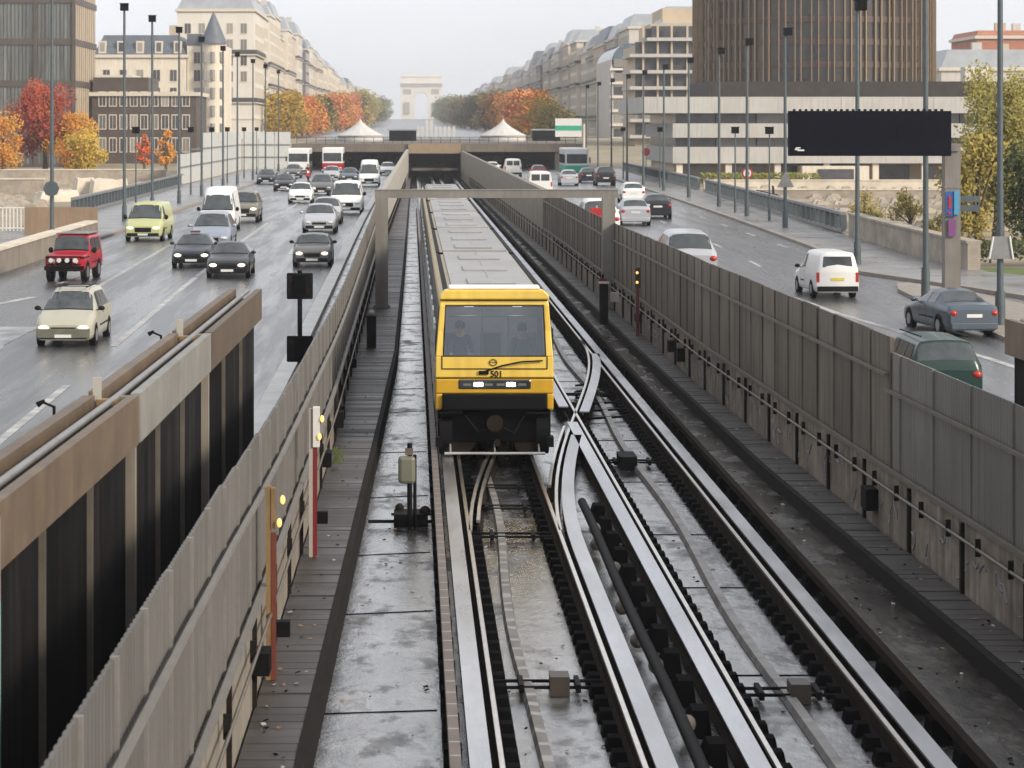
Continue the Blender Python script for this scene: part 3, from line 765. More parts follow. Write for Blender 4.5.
# stations: (u, z_top, z_belt, roof half width, body half width)
vtype('sedan', 4.65, 1.80, .2, [(0, .62, .56, .72, .84), (.03, .72, .66, .78, .93), (.1, .82, .76, .82, .98), (.27, .95, .9, .84, 1), (.42, 1.38, .94, .64, 1), (.52, 1.44, .95, .63, 1), (.68, 1.4, .96, .63, 1), (.82, 1.06, .99, .74, .99), (.96, 1.02, .95, .76, .95), (1, .86, .8, .72, .88)],
      (.285, .415, 5.02), [(.40, .54, .06), (.55, .70, -.03)], (.69, .81, 5.02))
vtype('hatch', 4.05, 1.74, .2, [(0, .62, .56, .72, .84), (.03, .74, .68, .78, .93), (.1, .84, .78, .82, .98), (.24, .98, .92, .84, 1), (.40, 1.42, .96, .66, 1), (.52, 1.48, .97, .65, 1), (.84, 1.42, 1.0, .63, .99), (.95, 1.05, .98, .74, .96), (1, .9, .84, .74, .92)],
      (.255, .39, 5.02), [(.38, .56, .07), (.57, .80, -.04)], (.85, .945, 5.02))
vtype('mpv', 4.55, 1.82, .2, [(0, .66, .6, .74, .86), (.03, .8, .72, .8, .95), (.08, .9, .84, .83, .99), (.2, 1.05, 1.0, .86, 1), (.37, 1.62, 1.02, .68, 1), (.5, 1.72, 1.03, .67, 1), (.9, 1.66, 1.05, .66, .99), (.97, 1.12, 1.03, .76, .97), (1, .95, .9, .76, .93)],
      (.215, .36, 5.02), [(.35, .54, .09), (.555, .74, 0), (.755, .88, -.03)], (.905, .965, 5.02))
vtype('van', 4.8, 1.95, .24, [(0, .78, .7, .78, .88), (.03, .95, .86, .84, .96), (.14, 1.15, 1.1, .88, 1), (.28, 1.85, 1.16, .76, 1), (.34, 1.98, 1.18, .78, 1), (.97, 1.96, 1.2, .8, 1), (1, 1.9, 1.2, .79, .98)],
      (.15, .275, 5.02), [(.27, .40, .05)], None, wheel=(.33, .17, .80))
vtype('bigvan', 5.6, 2.05, .28, [(0, .85, .78, .8, .9), (.03, 1.02, .94, .86, .97), (.13, 1.25, 1.2, .88, 1), (.24, 2.1, 1.25, .76, 1), (.3, 2.5, 1.28, .74, 1), (.36, 2.58, 1.3, .76, 1), (.98, 2.56, 1.3, .78, 1), (1, 2.5, 1.3, .78, .98)],
      (.14, .24, 5.02), [(.23, .34, .04)], None, wheel=(.36, .17, .83))
vtype('smallvan', 4.2, 1.72, .22, [(0, .7, .62, .76, .86), (.03, .84, .76, .82, .95), (.1, .93, .88, .84, .99), (.24, 1.05, 1.0, .86, 1), (.37, 1.7, 1.02, .74, 1), (.45, 1.8, 1.04, .74, 1), (.96, 1.78, 1.06, .78, 1), (.985, 1.7, 1.06, .78, .99), (1, 1.0, .95, .8, .95)],
      (.25, .37, 5.02), [(.35, .50, .06)], 'tailgate', wheel=(.30, .17, .80))
vtype('suv', 4.5, 1.85, .32, [(0, .85, .78, .8, .9), (.02, 1.0, .95, .86, .97), (.08, 1.08, 1.02, .88, 1), (.26, 1.14, 1.1, .88, 1), (.37, 1.68, 1.12, .72, 1), (.46, 1.78, 1.13, .72, 1), (.94, 1.74, 1.14, .72, 1), (.99, 1.2, 1.12, .8, .98), (1, 1.0, .95, .8, .95)],
      (.27, .365, 5.02), [(.36, .54, .05), (.555, .74, 0), (.755, .90, -.02)], (.945, .985, 5.02), wheel=(.37, .18, .80))
vtype('offroader', 3.9, 1.72, .45, [(0, 1.06, 1.02, .82, .78), (.02, 1.12, 1.08, .82, .8), (.03, 1.14, 1.1, .86, 1), (.34, 1.2, 1.14, .86, 1), (.36, 1.3, 1.16, .86, 1), (.40, 1.88, 1.18, .84, 1), (.44, 1.96, 1.18, .85, 1), (.98, 1.96, 1.18, .85, 1), (1, 1.9, 1.18, .85, 1)],
      (.362, .40, 5.02), [(.42, .62, .01), (.65, .93, 0)], None, wheel=(.40, .22, .80))
vtype('mini', 3.7, 1.7, .19, [(0, .66, .6, .74, .84), (.03, .78, .72, .8, .94), (.1, .88, .82, .84, .99), (.28, .97, .92, .86, 1), (.38, 1.34, .95, .72, 1), (.45, 1.4, .96, .72, 1), (.88, 1.36, 1.0, .7, 1), (.96, 1.0, .95, .78, .97), (1, .9, .84, .76, .93)],
      (.29, .375, 5.02), [(.38, .58, .04), (.60, .84, -.02)], (.885, .95, 5.02))

meshcache = {}
def make_vehicle(tname, paint, lower=None, roofm=None, glow=True, box=False):
    """prototype at the origin, front towards -y, wheels on z=0"""
    T = TYPES[tname]; B = Body(T['L'], T['W'], T['z0'], T['st'])
    L, W, z0 = T['L'], T['W'], T['z0']
    root = empty({'van': 'van', 'bigvan': 'van', 'smallvan': 'van', 'offroader': 'off_road_vehicle'}.get(tname, 'car'))
    B.shell().build('body', paint, root)
    u0, u1, v0 = T['ws']
    B.patch(u0 - .008, u1 + .006, v0 - .12, 8, off=.003, both=True).build('windscreen_seal', M['blackplastic'], root)
    seams = sorted(set([T['sides'][0][0] + .0] + [b_ + .006 for a_, b_, c_ in T['sides']]))
    for sg in (1, -1):
        for us in seams[:3]:
            B.patch(us - .0018, us + .0018, .8, 4.1, off=.004, sg=sg, n=1, k=6).build('door_seam', M['blackplastic'], root)
        B.patch(T['sides'][0][0], T['sides'][-1][1], 2.25, 2.42, off=.006, sg=sg, n=8, k=1).build('side_trim', M['blackplastic'], root)
        ua = T['sides'][0][1] - .035
        B.patch(ua, ua + .022, 3.5, 3.68, off=.012, sg=sg, n=1, k=1).build('door_handle', M['blackplastic'], root)
    B.patch(u0, u1, v0, 8, both=True).build('windscreen', M['carglass'], root)
    for sg in (1, -1):
        for (a, b, sk) in T['sides']:
            B.patch(a, b, 4.12, 5.0, sg=sg, skew=sk).build('side_window', M['carglass'], root)
    zt, zb, wt, wb = B.par(1.0)
    if T['rw'] and T['rw'] != 'tailgate':
        a, b, v = T['rw']; B.patch(a, b, v, 8, both=True).build('rear_window', M['carglass'], root)
    else:
        if tname == 'smallvan':
            q = MB(); y = L / 2 - .05
            w_ = .62
            q.hexa([(-w_, y - .02, 1.14), (w_, y - .02, 1.14), (w_, y + .035, 1.14), (-w_, y + .035, 1.14)], [(-w_ * .88, y - .05, 1.62), (w_ * .88, y - .05, 1.62), (w_ * .88, y + .003, 1.62), (-w_ * .88, y + .003, 1.62)])
            q.build('rear_window', M['carglass'], root, bevel=.02)
        else:
            q = MB(); y = L / 2 + .004; hz = zt - zb
            for sg in (-1, 1):
                xs = sorted((sg * .05, sg * W * .36)); q.box(xs[0], xs[1], y, y + .006, zb + .06, zt - .14)
            q.build('rear_window', M['carglass'], root)
    # front fascia
    fw = T['st'][0][4] * W / 2; yf = -L / 2; ft = T['st'][0][1]
    low = lower or M['blackplastic']
    q = MB(); q.box(-fw * .96, fw * .96, yf - .05, yf + .02, z0 + .04, z0 + .2); q.build('front_bumper', low, root, bevel=.02)
    q = MB(); q.box(-fw * .5, fw * .5, yf - .012, yf + .01, z0 + .24, ft - .06); q.build('grille', M['blackplastic'], root, bevel=.015)
    q = MB(); q.box(-.26, .26, yf - .065, yf - .052, z0 + .08, z0 + .18); q.build('number_plate', M['plate'], root)
    for sg in (1, -1):
        q = MB(); hz = ft - .07
        if tname == 'offroader': q.tube((sg * .5, yf - .03, .88), (sg * .5, yf + .05, .88), .1, n=12)
        else:
            pts = []
            q.ico((sg * fw * .78, yf + .03, hz + .0), 1, (fw * .22, .09, .075), nu=12, nv=8)
        q.build('headlight', M['headwarm'] if glow else M['lens'], root)
        q = MB(); mx = W / 2 + .1; um = T['ws'][0] + .06; my = yf + um * L; mz = B.par(um)[1] + .1
        q.ico((sg * mx, my, mz), 1, (.11, .06, .075 if tname not in ('van', 'bigvan', 'offroader') else .13), nu=8, nv=6)
        q.tube((sg * (mx - .02), my, mz - .03), (sg * (W / 2 - .06), my, mz - .06), .02, n=5)
        q.build('mirror', M['blackplastic'] if lower or tname in ('van', 'bigvan', 'offroader', 'mini', 'smallvan') else paint, root)
        q = MB(); yr = L / 2
        rw_ = T['st'][-1][4] * W / 2
        if tname in ('van', 'bigvan', 'offroader'): q.box(*sorted((sg * (rw_ - .14), sg * (rw_ - .02))), yr - .02, yr + .015, .8, 1.15)
        elif tname in ('smallvan',): q.box(*sorted((sg * (rw_ - .1), sg * (rw_ + .01))), yr - .06, yr + .015, .62, 1.0)
        else: q.ico((sg * rw_ * .86, yr - .04, T['st'][-1][1] - .1), 1, (rw_ * .16, .09, .1), nu=10, nv=6)
        q.build('tail_light', M['redlens'], root)
    rw_ = T['st'][-1][4] * W / 2
    q = MB(); q.box(-rw_ * .98, rw_ * .98, L / 2 - .02, L / 2 + .06, z0 + .04, z0 + .24); q.build('rear_bumper', low if lower else (M['blackplastic'] if tname in ('smallvan', 'van', 'bigvan', 'suv', 'offroader') else paint), root, bevel=.02)
    q = MB(); q.box(-.26, .26, L / 2 + .004, L / 2 + .02, .68 if tname != 'sedan' else .62, .79 if tname != 'sedan' else .73); q.build('rear_plate', M['plateY'] if tname == 'smallvan' else M['plate'], root)
    # wheels
    r, ww, off = T['wheel']; fx = W / 2 - .005
    for (uy, sg) in ((.18, 1), (.18, -1), (.8, 1), (.8, -1)):
        y = yf + uy * L
        q = MB(); q.tube((sg * (fx - ww), y, r + .02), (sg * (fx + .006), y, r + .02), r + .06, n=20); q.build('wheel_arch', M['blackplastic'], root)
        q = MB(); q.tube((sg * (fx - ww), y, r), (sg * (fx + .014), y, r), r, n=20); w = q.build('wheel', M['tyre'], root)
        q = MB(); q.tube((sg * (fx - .02), y, r), (sg * (fx + .022), y, r), r * .62, n=14); q.build('rim', M['rim'], w)
    return root, B

def paint(name, c, rough=.3, metal=0.0): return pmat(name, c, rough, metal=metal, var=.04, scale=1, coat=.15, spec=.4)
P = dict(black=paint('black_car_paint', (.010, .011, .013)), navy=paint('dark_navy_car_paint', (.012, .016, .026)), silver=paint('silver_car_paint', (.42, .43, .46), metal=.3), grey=paint('grey_car_paint', (.13, .13, .13), metal=.3),
         beige=paint('pale_champagne_paint', (.36, .35, .28)), red=paint('dark_red_paint', (.32, .008, .02)), white=paint('white_car_paint', (.7, .7, .69)), lime=paint('pale_lime_paint', (.4, .42, .2)),
         green=paint('dark_green_paint', (.005, .026, .021)), slate=paint('blue_slate_paint', (.085, .11, .135), metal=.4), gold=paint('bronze_grey_paint', (.2, .19, .16), metal=.3), bluesilver=paint('blue_silver_paint', (.28, .31, .38), metal=.4))
protos = {}
def vehicle(tname, pk, x, d, label, cat='car', rz=0, group=None, glow=True, lower=None, sc=1.0):
    key = (tname, glow, lower is not None)
    if key not in protos:
        root, B = make_vehicle(tname, P[pk], lower=lower, glow=glow); protos[key] = (root, pk); o = root
    else:
        src, spk = protos[key]; o = copy_tree(src)
        if spk != pk:
            for c in o.children:
                if len(c.data.materials) and c.data.materials[0] == P[spk]:
                    c.material_slots[0].link = 'OBJECT'; c.material_slots[0].material = P[pk]
                elif c.material_slots[0].link == 'OBJECT': c.material_slots[0].material = P[pk]
    o.location = (x, d, GZ(d) + .024); o.rotation_euler = (0, 0, rz); o.scale = (sc, sc, sc)
    tag(o, label, cat, group)
    return o
PI = math.pi
GL = 'vehicles on the left carriageway'; GR = 'vehicles on the right carriageway'
# left carriageway, driving towards the viewer.  d is the distance of the nose + half a length
v = vehicle('mpv', 'beige', -9.5, 67.6, 'pale champagne people carrier, nearest vehicle on the left road', 'car', R(-1), GL, lower=M['blackplastic'], sc=.88)
q = MB(); q.box(-.5, .5, -.3, -.22, 1.735, 1.76); q.box(-.5, .5, .5, .58, 1.735, 1.76)
for s_ in (-.5, .5): q.box(s_ - .02, s_ + .02, -.8, 1.2, 1.74, 1.77)
q.build('roof_rack', M['blackplastic'], v)
q = MB(); q.box(-.84, .84, -2.335, -2.3, .27, .56); q.build('bumper_cladding', pmat('grey_olive_cladding', (.12, .12, .09), .5), v, bevel=.02)
v = vehicle('offroader', 'red', -12.7, 90.2, 'dark red boxy off-road vehicle with black bull bar and grey roof', 'off-roader', R(-4), GL, glow=False, sc=.86)
q = MB(); q.box(-.72, .72, -.35, 1.9, 1.97, 2.02); q.build('roof_panel', P['grey'], v, bevel=.02)
q = MB()
for x in (-.5, .5): q.tube((x, -2.12, .45), (x, -2.12, 1.08), .03)
for z in (.5, .75, 1.08): q.tube((-.75, -2.12, z), (.75, -2.12, z), .03)
q.box(-.86, .86, -2.08, -1.98, .5, .68); q.build('bull_bar', M['blackmetal'], v)
for x in (-.55, -.2, .15, .5):
    q = MB(); q.tube((x, -2.17, .93), (x, -2.1, .93), .1, n=12); q.build('spotlight', M['lens'], v)
for x in (-.72, .72):
    q = MB(); q.box(x - .13, x + .13, -1.9, -.7, 1.0, 1.06); q.build('mudguard', M['blackplastic'], v)
v = vehicle('van', 'lime', -12.85, 117.5, 'pale lime green delivery van with black bumper and lit headlights', 'van', R(-2), GL, lower=M['blackplastic'], sc=.93)
vehicle('sedan', 'black', -6.95, 92.3, 'black sedan with bright lit headlights, nearest black car on the left road', 'car', 0, GL, sc=.9)
v = vehicle('sedan', 'navy', -8.85, 98.2, 'dark sedan with an orange roof sign, left of and behind the black sedan', 'car', 0, GL, sc=.9)
q = MB(); q.box(-.22, .22, -.2, 0, 1.47, 1.56); q.build('roof_sign', M['orange'], v, bevel=.02)
vehicle('mpv', 'bluesilver', -9.0, 109, 'blue-silver people carrier between the dark sedan and the tall white van', 'car', 0, GL, glow=False)
vehicle('bigvan', 'white', -10.15, 127, 'tall white van behind the blue-silver people carrier', 'van', 0, GL, glow=False, sc=.9)
vehicle('suv', 'gold', -9.7, 139, 'bronze grey off-road car right beside the tall white van', 'car', 0, GL)
vehicle('mini', 'grey', -4.03, 98.3, 'small dark grey hatchback with black roof pillars close to the fence, at the front', 'car', 0, GL, lower=M['blackplastic'], sc=.92)
vehicle('hatch', 'silver', -4.8, 126, 'silver hatchback following the small dark grey hatchback', 'car', 0, GL, glow=False)
vehicle('hatch', 'silver', -4.85, 137, 'pale silver hatchback half hidden behind the first silver hatchback', 'car', 0, GL, glow=False)
vehicle('van', 'white', -4.1, 151.5, 'white small van close to the fence ahead of the tall white panel van', 'van', 0, GL, glow=False, sc=1.05)
vehicle('hatch', 'white', -8.0, 173.5, 'white hatchback in the middle of the left road', 'car', 0, GL, glow=False)
vehicle('mpv', 'grey', -7.3, 195, 'grey car right behind the white hatchback in mid road', 'car', 0, GL, glow=False)
vehicle('sedan', 'black', -11.0, 208, 'black car left of the white hatchback, far along the left road', 'car', 0, GL, glow=False)
vehicle('sedan', 'navy', -14.0, 232, 'small dark car near the left kerb, far along the left road', 'car', 0, GL, glow=False)
vehicle('bigvan', 'white', -3.95, 223, 'tall white panel van near the left tunnel mouth', 'van', 0, GL, glow=False, sc=.95)
vehicle('sedan', 'slate', -6.2, 240, 'blue-grey car left of the tall white panel van', 'car', 0, GL, glow=False)
vehicle('hatch', 'silver', -8.3, 249, 'silver car in front of the red and white truck', 'car', 0, GL, glow=False)
vehicle('hatch', 'white', -2.8, 276, 'white car just coming out of the left tunnel mouth beside the parapet', 'car', 0, GL, glow=False)
vehicle('hatch', 'grey', -12.9, 262, 'tiny grey car near the kerb left of the truck', 'car', 0, GL, glow=False)
# right carriageway, driving away
vehicle('smallvan', 'white', 14.3, 83, 'white small van with yellow rear plate in the middle of the right road', 'van', PI + R(3), GR, glow=False, sc=.87)
vehicle('sedan', 'slate', 15.75, 70.3, 'slate blue saloon with red tail lights beside the right-hand island', 'car', PI + R(7), GR, glow=False, sc=.88)
v = vehicle('suv', 'green', 11.6, 54.2, 'dark green off-roader partly hidden behind the near grey fence', 'car', PI + R(2), GR, glow=False, sc=.86)
q = MB()
for x in (-.6, .6): q.tube((x, -.3, 1.84), (x, 1.9, 1.84), .02)
q.build('roof_rail', M['blackplastic'], v)
vehicle('mpv', 'silver', 10.1, 89.5, 'silver van with wide rear window, lower half hidden by the brown fence', 'van', PI, GR, glow=False, sc=1.12)
vehicle('mpv', 'white', 9.3, 121, 'white car seen through the gantry, right of the fence', 'car', PI, GR, glow=False, sc=1.12)
vehicle('hatch', 'silver', 12.4, 135, 'silver hatchback right of the gantry column', 'car', PI, GR, glow=False)
vehicle('hatch', 'black', 14.6, 144.5, 'small black hatchback beside the silver hatchback on the right road', 'car', PI, GR, glow=False)
vehicle('hatch', 'white', 15.9, 174, 'white hatchback behind the silver and black hatchbacks', 'car', PI, GR, glow=False)
vehicle('van', 'white', 10.1, 191, 'white van with dark rear windows rising above the fence', 'van', PI, GR, glow=False)
vehicle('hatch', 'silver', 14.7, 226, 'silver hatchback, left of three abreast on the right road', 'car', PI, GR, glow=False)
vehicle('hatch', 'navy', 17.4, 238, 'dark blue hatchback, middle of three abreast on the right road', 'car', PI, GR, glow=False)
vehicle('suv', 'black', 18.1, 226, 'black car, right of three abreast on the right road', 'car', PI, GR, glow=False)
vehicle('van', 'white', 11.2, 268, 'white van in front of the right tunnel mouth', 'van', PI, GR, glow=False)
vehicle('hatch', 'white', 9.3, 279, 'small white car low behind the parapet at the right tunnel mouth', 'car', PI, GR, glow=False)
vehicle('hatch', 'red', 13.4, 255, 'reddish hatchback left of the green and white bus', 'car', PI, GR, glow=False)

def boxy(name, x, d, w, l, h, label, cat, mat, band=None, rz=0, grp=GL):
    t = empty(name, (x, d, G + .03), rz, label, cat, grp)
    q = MB(); q.box(-w / 2, w / 2, -l / 2, l / 2, .35, h); q.build('body', mat, t, bevel=.12)
    q = MB(); q.box(-w / 2 + .15, w / 2 - .15, -l / 2 - .012, -l / 2 + .01, h * .48, h * .8); q.build('windscreen', M['carglass'], t, bevel=.03)
    if band:
        q = MB(); q.box(-w / 2 - .01, w / 2 + .01, -l / 2 - .02, l / 2 + .01, .5, h * .42); q.build('lower_band', band, t, bevel=.05)
    for sg in (-1, 1):
        q = MB(); q.box(*sorted((sg * (w / 2 - .01), sg * (w / 2 + .012))), -l / 2 + .8, l / 2 - .4, h * .48, h * .78); q.build('side_window', M['carglass'], t)
        q = MB(); q.ico((sg * (w / 2 - .3), -l / 2 - .03, .72), 1, (.16, .06, .1)); q.build('headlight', M['lens'], t)
        q = MB(); q.box(*sorted((sg * (w / 2 + .08), sg * (w / 2 + .24))), -l / 2 - .05, -l / 2 + .05, h * .5, h * .68); q.build('mirror', M['blackplastic'], t)
        for y in (-l * .3, l * .3):
            q = MB(); q.tube((sg * (w / 2 - .25), y, .48), (sg * (w / 2 + .02), y, .48), .48, n=16); q.build('wheel', M['tyre'], t)
    q = MB(); q.box(-w / 2 - .02, w / 2 + .02, -l / 2 - .05, -l / 2 + .04, .3, .48); q.build('bumper', M['blackplastic'], t)
    return t
boxy('truck', -9.3, 284, 2.4, 7, 3.1, 'white truck with dark red front coming out of the left tunnel mouth', 'truck', P['white'], P['red'])
boxy('coach', -13.3, 285, 2.5, 9, 3.0, 'coach', 'bus', P['white'], None)
boxy('bus', 17.9, 266, 2.5, 11, 3.2, 'green and white bus on the far right road', 'bus', P['white'], pmat('bus_green_paint', (.02, .38, .24), .4), 0, GR)
tag(bpy.data.objects['coach'], 'white coach with a dark windscreen at the far left kerb before the overpass')
# ------------------------------------------------------------------ people: one continuous skinned body
def person(loc, rz, joints, edges, radii, clothes, label, hair=True, skin_from=()):
    """joints: dict name->xyz; clothes: list of (joint names set, material); one mesh with material regions"""
    names = list(joints)
    me = bpy.data.meshes.new('person_tmp')
    me.from_pydata([joints[n] for n in names], [(names.index(a), names.index(b)) for a, b in edges], [])
    o = bpy.data.objects.new('person_tmp', me); col.objects.link(o)
    sk = o.modifiers.new('Skin', 'SKIN'); me.skin_vertices.new() if not me.skin_vertices else None
    for i, n in enumerate(names):
        r = radii[n]; me.skin_vertices[0].data[i].radius = (r, r) if not isinstance(r, tuple) else r
        me.skin_vertices[0].data[i].use_root = (n == 'pelvis')
    ss = o.modifiers.new('S', 'SUBSURF'); ss.levels = 2; ss.render_levels = 2
    dg = bpy.context.evaluated_depsgraph_get(); ev = o.evaluated_get(dg)
    m2 = bpy.data.meshes.new_from_object(ev)
    bpy.data.objects.remove(o)
    mats = [M['skin']] + [c[1] for c in clothes]
    m2.materials.clear()
    for m in mats: m2.materials.append(m)
    jl = [(n, Vector(joints[n])) for n in names]
    for p in m2.polygons:
        c = p.center; n = min(jl, key=lambda t: (t[1] - c).length)[0]
        for k, (s_, _) in enumerate(clothes):
            if n in s_: p.material_index = k + 1
        p.use_smooth = True
    b = bpy.data.objects.new('person', m2); col.objects.link(b); b.location = loc; b.rotation_euler = (0, 0, rz)
    tag(b, label, 'person')
    if hair:
        h = Vector(joints['head']); q = MB(); q.ico((h.x, h.y + .02, h.z + .035), .118, (.92, 1.05, 1.0), nu=12, nv=8); q.build('hair', M['hair'], b)
        q = MB(); q.ico((h.x, h.y - .115, h.z - .01), .02, (.7, 1, 1.3)); q.ico((h.x, h.y - .1, h.z - .055), .02, (1.4, .5, .4)); q.build('nose_and_mouth', M['skin'], b)
        q = MB()
        for s_ in (-1, 1): q.ico((h.x + s_ * .036, h.y - .1, h.z + .02), .014)
        q.build('eyes', M['blackmetal'], b)
    return b
def standing(lean=0.0, arm=0.3, sit=False, ride=False):
    J = dict(pelvis=(0, 0, .95), waist=(0, -lean * .3, 1.12), chest=(0, -lean * .7, 1.34), neck=(0, -lean, 1.5), head=(0, -lean - .02, 1.64), headtop=(0, -lean - .02, 1.72))
    for n, s_ in (('l', -1), ('r', 1)):
        J[n + 'sh'] = (s_ * .18, -lean * .8, 1.42); J[n + 'el'] = (s_ * .25, -lean - arm * .3, 1.16); J[n + 'wr'] = (s_ * .2, -lean - arm, 1.02 + arm * .3); J[n + 'ha'] = (s_ * .19, -lean - arm - .08, 1.01 + arm * .35)
        if ride:
            J[n + 'hip'] = (s_ * .12, 0, .92); J[n + 'kn'] = (s_ * .24, -.38, .82); J[n + 'an'] = (s_ * .2, -.3, .42); J[n + 'to'] = (s_ * .2, -.46, .36)
        else:
            J[n + 'hip'] = (s_ * .1, 0, .9); J[n + 'kn'] = (s_ * .11, -.02, .5); J[n + 'an'] = (s_ * .11, .02, .1); J[n + 'to'] = (s_ * .12, -.14, .05)
    E = [('pelvis', 'waist'), ('waist', 'chest'), ('chest', 'neck'), ('neck', 'head'), ('head', 'headtop')]
    for n in 'lr': E += [('chest', n + 'sh'), (n + 'sh', n + 'el'), (n + 'el', n + 'wr'), (n + 'wr', n + 'ha'), ('pelvis', n + 'hip'), (n + 'hip', n + 'kn'), (n + 'kn', n + 'an'), (n + 'an', n + 'to')]
    Rr = dict(pelvis=.15, waist=.14, chest=.165, neck=.06, head=.1, headtop=.07)
    for n in 'lr': Rr.update({n + 'sh': .075, n + 'el': .05, n + 'wr': .035, n + 'ha': .04, n + 'hip': .095, n + 'kn': .065, n + 'an': .042, n + 'to': .035})
    return J, E, Rr
UP = {'waist', 'chest', 'lsh', 'rsh', 'lel', 'rel', 'lwr', 'rwr'}; LO = {'pelvis', 'lhip', 'rhip', 'lkn', 'rkn', 'lan', 'ran', 'lto', 'rto'}
J, E, Rr = standing(.03, .25)
person((1.0, 49.9, .93), 0, J, E, Rr, [(UP, M['jacket']), (LO, M['jacket'])], 'passenger in a dark jacket standing behind the train windscreen, viewer left')
J, E, Rr = standing(.05, .3)
person((2.28, 50.0, .88), R(12), J, E, Rr, [(UP, M['jacket2']), (LO, M['jacket'])], 'passenger in a grey coat standing behind the train windscreen, viewer right')

# ------------------------------------------------------------------ metro train
TX = 1.68; T0 = 48.8; HW = 1.2
tr = empty('metro_train', (TX, T0, 0), label='yellow fronted rubber-tyred metro train of six cars with pale roof and lit headlights', cat='train')
ZF = .95
for i in range(6):
    y0 = T0 + i * 15.35 + (0.0 if i else .35); y1 = T0 + i * 15.35 + 14.95
    q = MB()
    # side walls, chamfered to the roof
    for s in (-1, 1):
        pr = [(s * HW, ZF), (s * HW, 2.2), (s * (HW - .07), 3.05), (s * (HW - .17), 3.02), (s * (HW - .1), ZF)]
        q.sweep([(TX, y0, 0), (TX, y1, 0)], pr if s > 0 else pr[::-1])
    q.box(TX - HW + .1, TX + HW - .1, y0, y1, ZF, ZF + .08)
    if i: q.box(TX - HW + .12, TX + HW - .12, y0, y0 + .06, ZF, 3.2)
    q.box(TX - HW + .12, TX + HW - .12, y1 - .06, y1, ZF, 3.2)
    car = q.build('car_body', M['trainside'], tr, world=True)
    q = MB(); q.sweep([(TX, y0, 0), (TX, y1, 0)], [(-HW + .07, 3.052), (-HW + .09, 3.2), (-HW + .2, 3.32), (-HW + .28, 3.35), (HW - .28, 3.35), (HW - .2, 3.32), (HW - .09, 3.2), (HW - .07, 3.052)])
    q.build('roof_edge', M['cream'], car, world=True, bevel=.02)
    q = MB(); n = 3; L3 = (y1 - y0 - .5) / n
    for k in range(n):
        a = y0 + .25 + k * L3; q.box(TX - .86, TX + .86, a + .02, a + L3 - .02, 3.352, 3.42)
        q.box(TX - .5, TX + .5, a + .9, a + 2.6, 3.42, 3.455); q.box(TX - .02, TX + .02, a + .3, a + L3 - .3, 3.42, 3.432)
    q.build('roof_panel', M['roof'], car, world=True, bevel=.015)
    q = MB(); q.box(TX - 1.0, TX + 1.0, y1 - .13, y1 + .0, 3.35, 3.40); q.box(TX - HW + .16, TX - HW + .26, y0 + .2, y1 - .2, 3.34, 3.37); q.box(TX + HW - .26, TX + HW - .16, y0 + .2, y1 - .2, 3.34, 3.37)
    q.build('roof_gutter', M['blackmetal'], car, world=True)
    # doors and windows on both sides
    for s in (-1, 1):
        for k in range(4):
            yd = y0 + 1.4 + k * 3.5
            q = MB(); xs = sorted((TX + s * (HW - .02), TX + s * (HW + .02)))
            q.box(xs[0], xs[1], yd, yd + 1.5, ZF, 2.6); dr_ = q.build('door', M['white'], car, world=True)
            for o in (.12, .82):
                q = MB(); xs = sorted((TX + s * (HW + .01), TX + s * (HW + .028))); q.box(xs[0], xs[1], yd + o, yd + o + .56, 1.75, 2.45); q.build('window', M['glassdark'], car, world=True)
            if k < 3:
                q = MB(); xs = sorted((TX + s * (HW - .04), TX + s * (HW + .008))); q.box(xs[0], xs[1], yd + 1.75, yd + 3.3, 1.75, 2.5); q.build('window', M['glassdark'], car, world=True)
    # underframe, wheels
    q = MB(); q.box(TX - 1.08, TX + 1.08, y0 + .3, y1 - .1, .35, ZF - .002); q.build('underframe', M['blackmetal'], car, world=True)
    for yb in (y0 + 1.6, y0 + 3.6, y1 - 3.6, y1 - 1.6):
        for s in (-1, 1):
            q = MB(); q.tube((TX + s * .84, yb, .5), (TX + s * 1.1, yb, .5), .48, n=20); q.build('rubber_tyre', M['tyre'], car, world=True)
    if i < 5:
        q = MB(); q.box(TX - .85, TX + .85, y1, y1 + .4 + (0 if i else .0), ZF, 3.15); q.build('gangway', M['blackmetal'], car, world=True)
# cab face
def face(name, mat, zs, y=.0, bev=.03, parent=tr, x0=-HW, x1=HW, th=.12):
    q = MB(); q.box(TX + x0, TX + x1, T0 + y, T0 + y + th, zs[0], zs[1]); return q.build(name, mat, parent, world=True, bevel=bev)
cab = MB()
def fr(z): return HW if z < 2.0 else HW - .085 * (z - 2.0) / 1.0
def ywin(z): return T0 + .03 + (0 if z < 2.0 else .16 * (z - 2.0))
# lower panel, pillars, header as one shell
def slab(xa0, xb0, xa1, xb1, z0, z1, th=.14):
    cab.hexa([(TX + xa0, ywin(z0), z0), (TX + xb0, ywin(z0), z0), (TX + xb0, ywin(z0) + th, z0), (TX + xa0, ywin(z0) + th, z0)],
             [(TX + xa1, ywin(z1), z1), (TX + xb1, ywin(z1), z1), (TX + xb1, ywin(z1) + th, z1), (TX + xa1, ywin(z1) + th, z1)])
slab(-fr(1.6), fr(1.6), -fr(2.05), fr(2.05), 1.62, 2.05)
slab(-fr(2.05), -1.04, -fr(3.08), -1.0, 2.05, 3.08); slab(1.04, fr(2.05), 1.0, fr(3.08), 2.05, 3.08)
slab(-fr(3.08), fr(3.08), -fr(3.2) + .0, fr(3.2), 3.08, 3.18)
for s in (-1, 1):
    pr = [(s * (HW + .002), .95), (s * (HW + .002), 2.0), (s * (fr(3.1) + .002), 3.1), (s * (fr(3.1) - .1), 3.1), (s * (HW - .1), .95)]
    cab.sweep([(TX, T0 + .12, 0), (TX, T0 + 1.1, 0)], pr if s > 0 else pr[::-1])
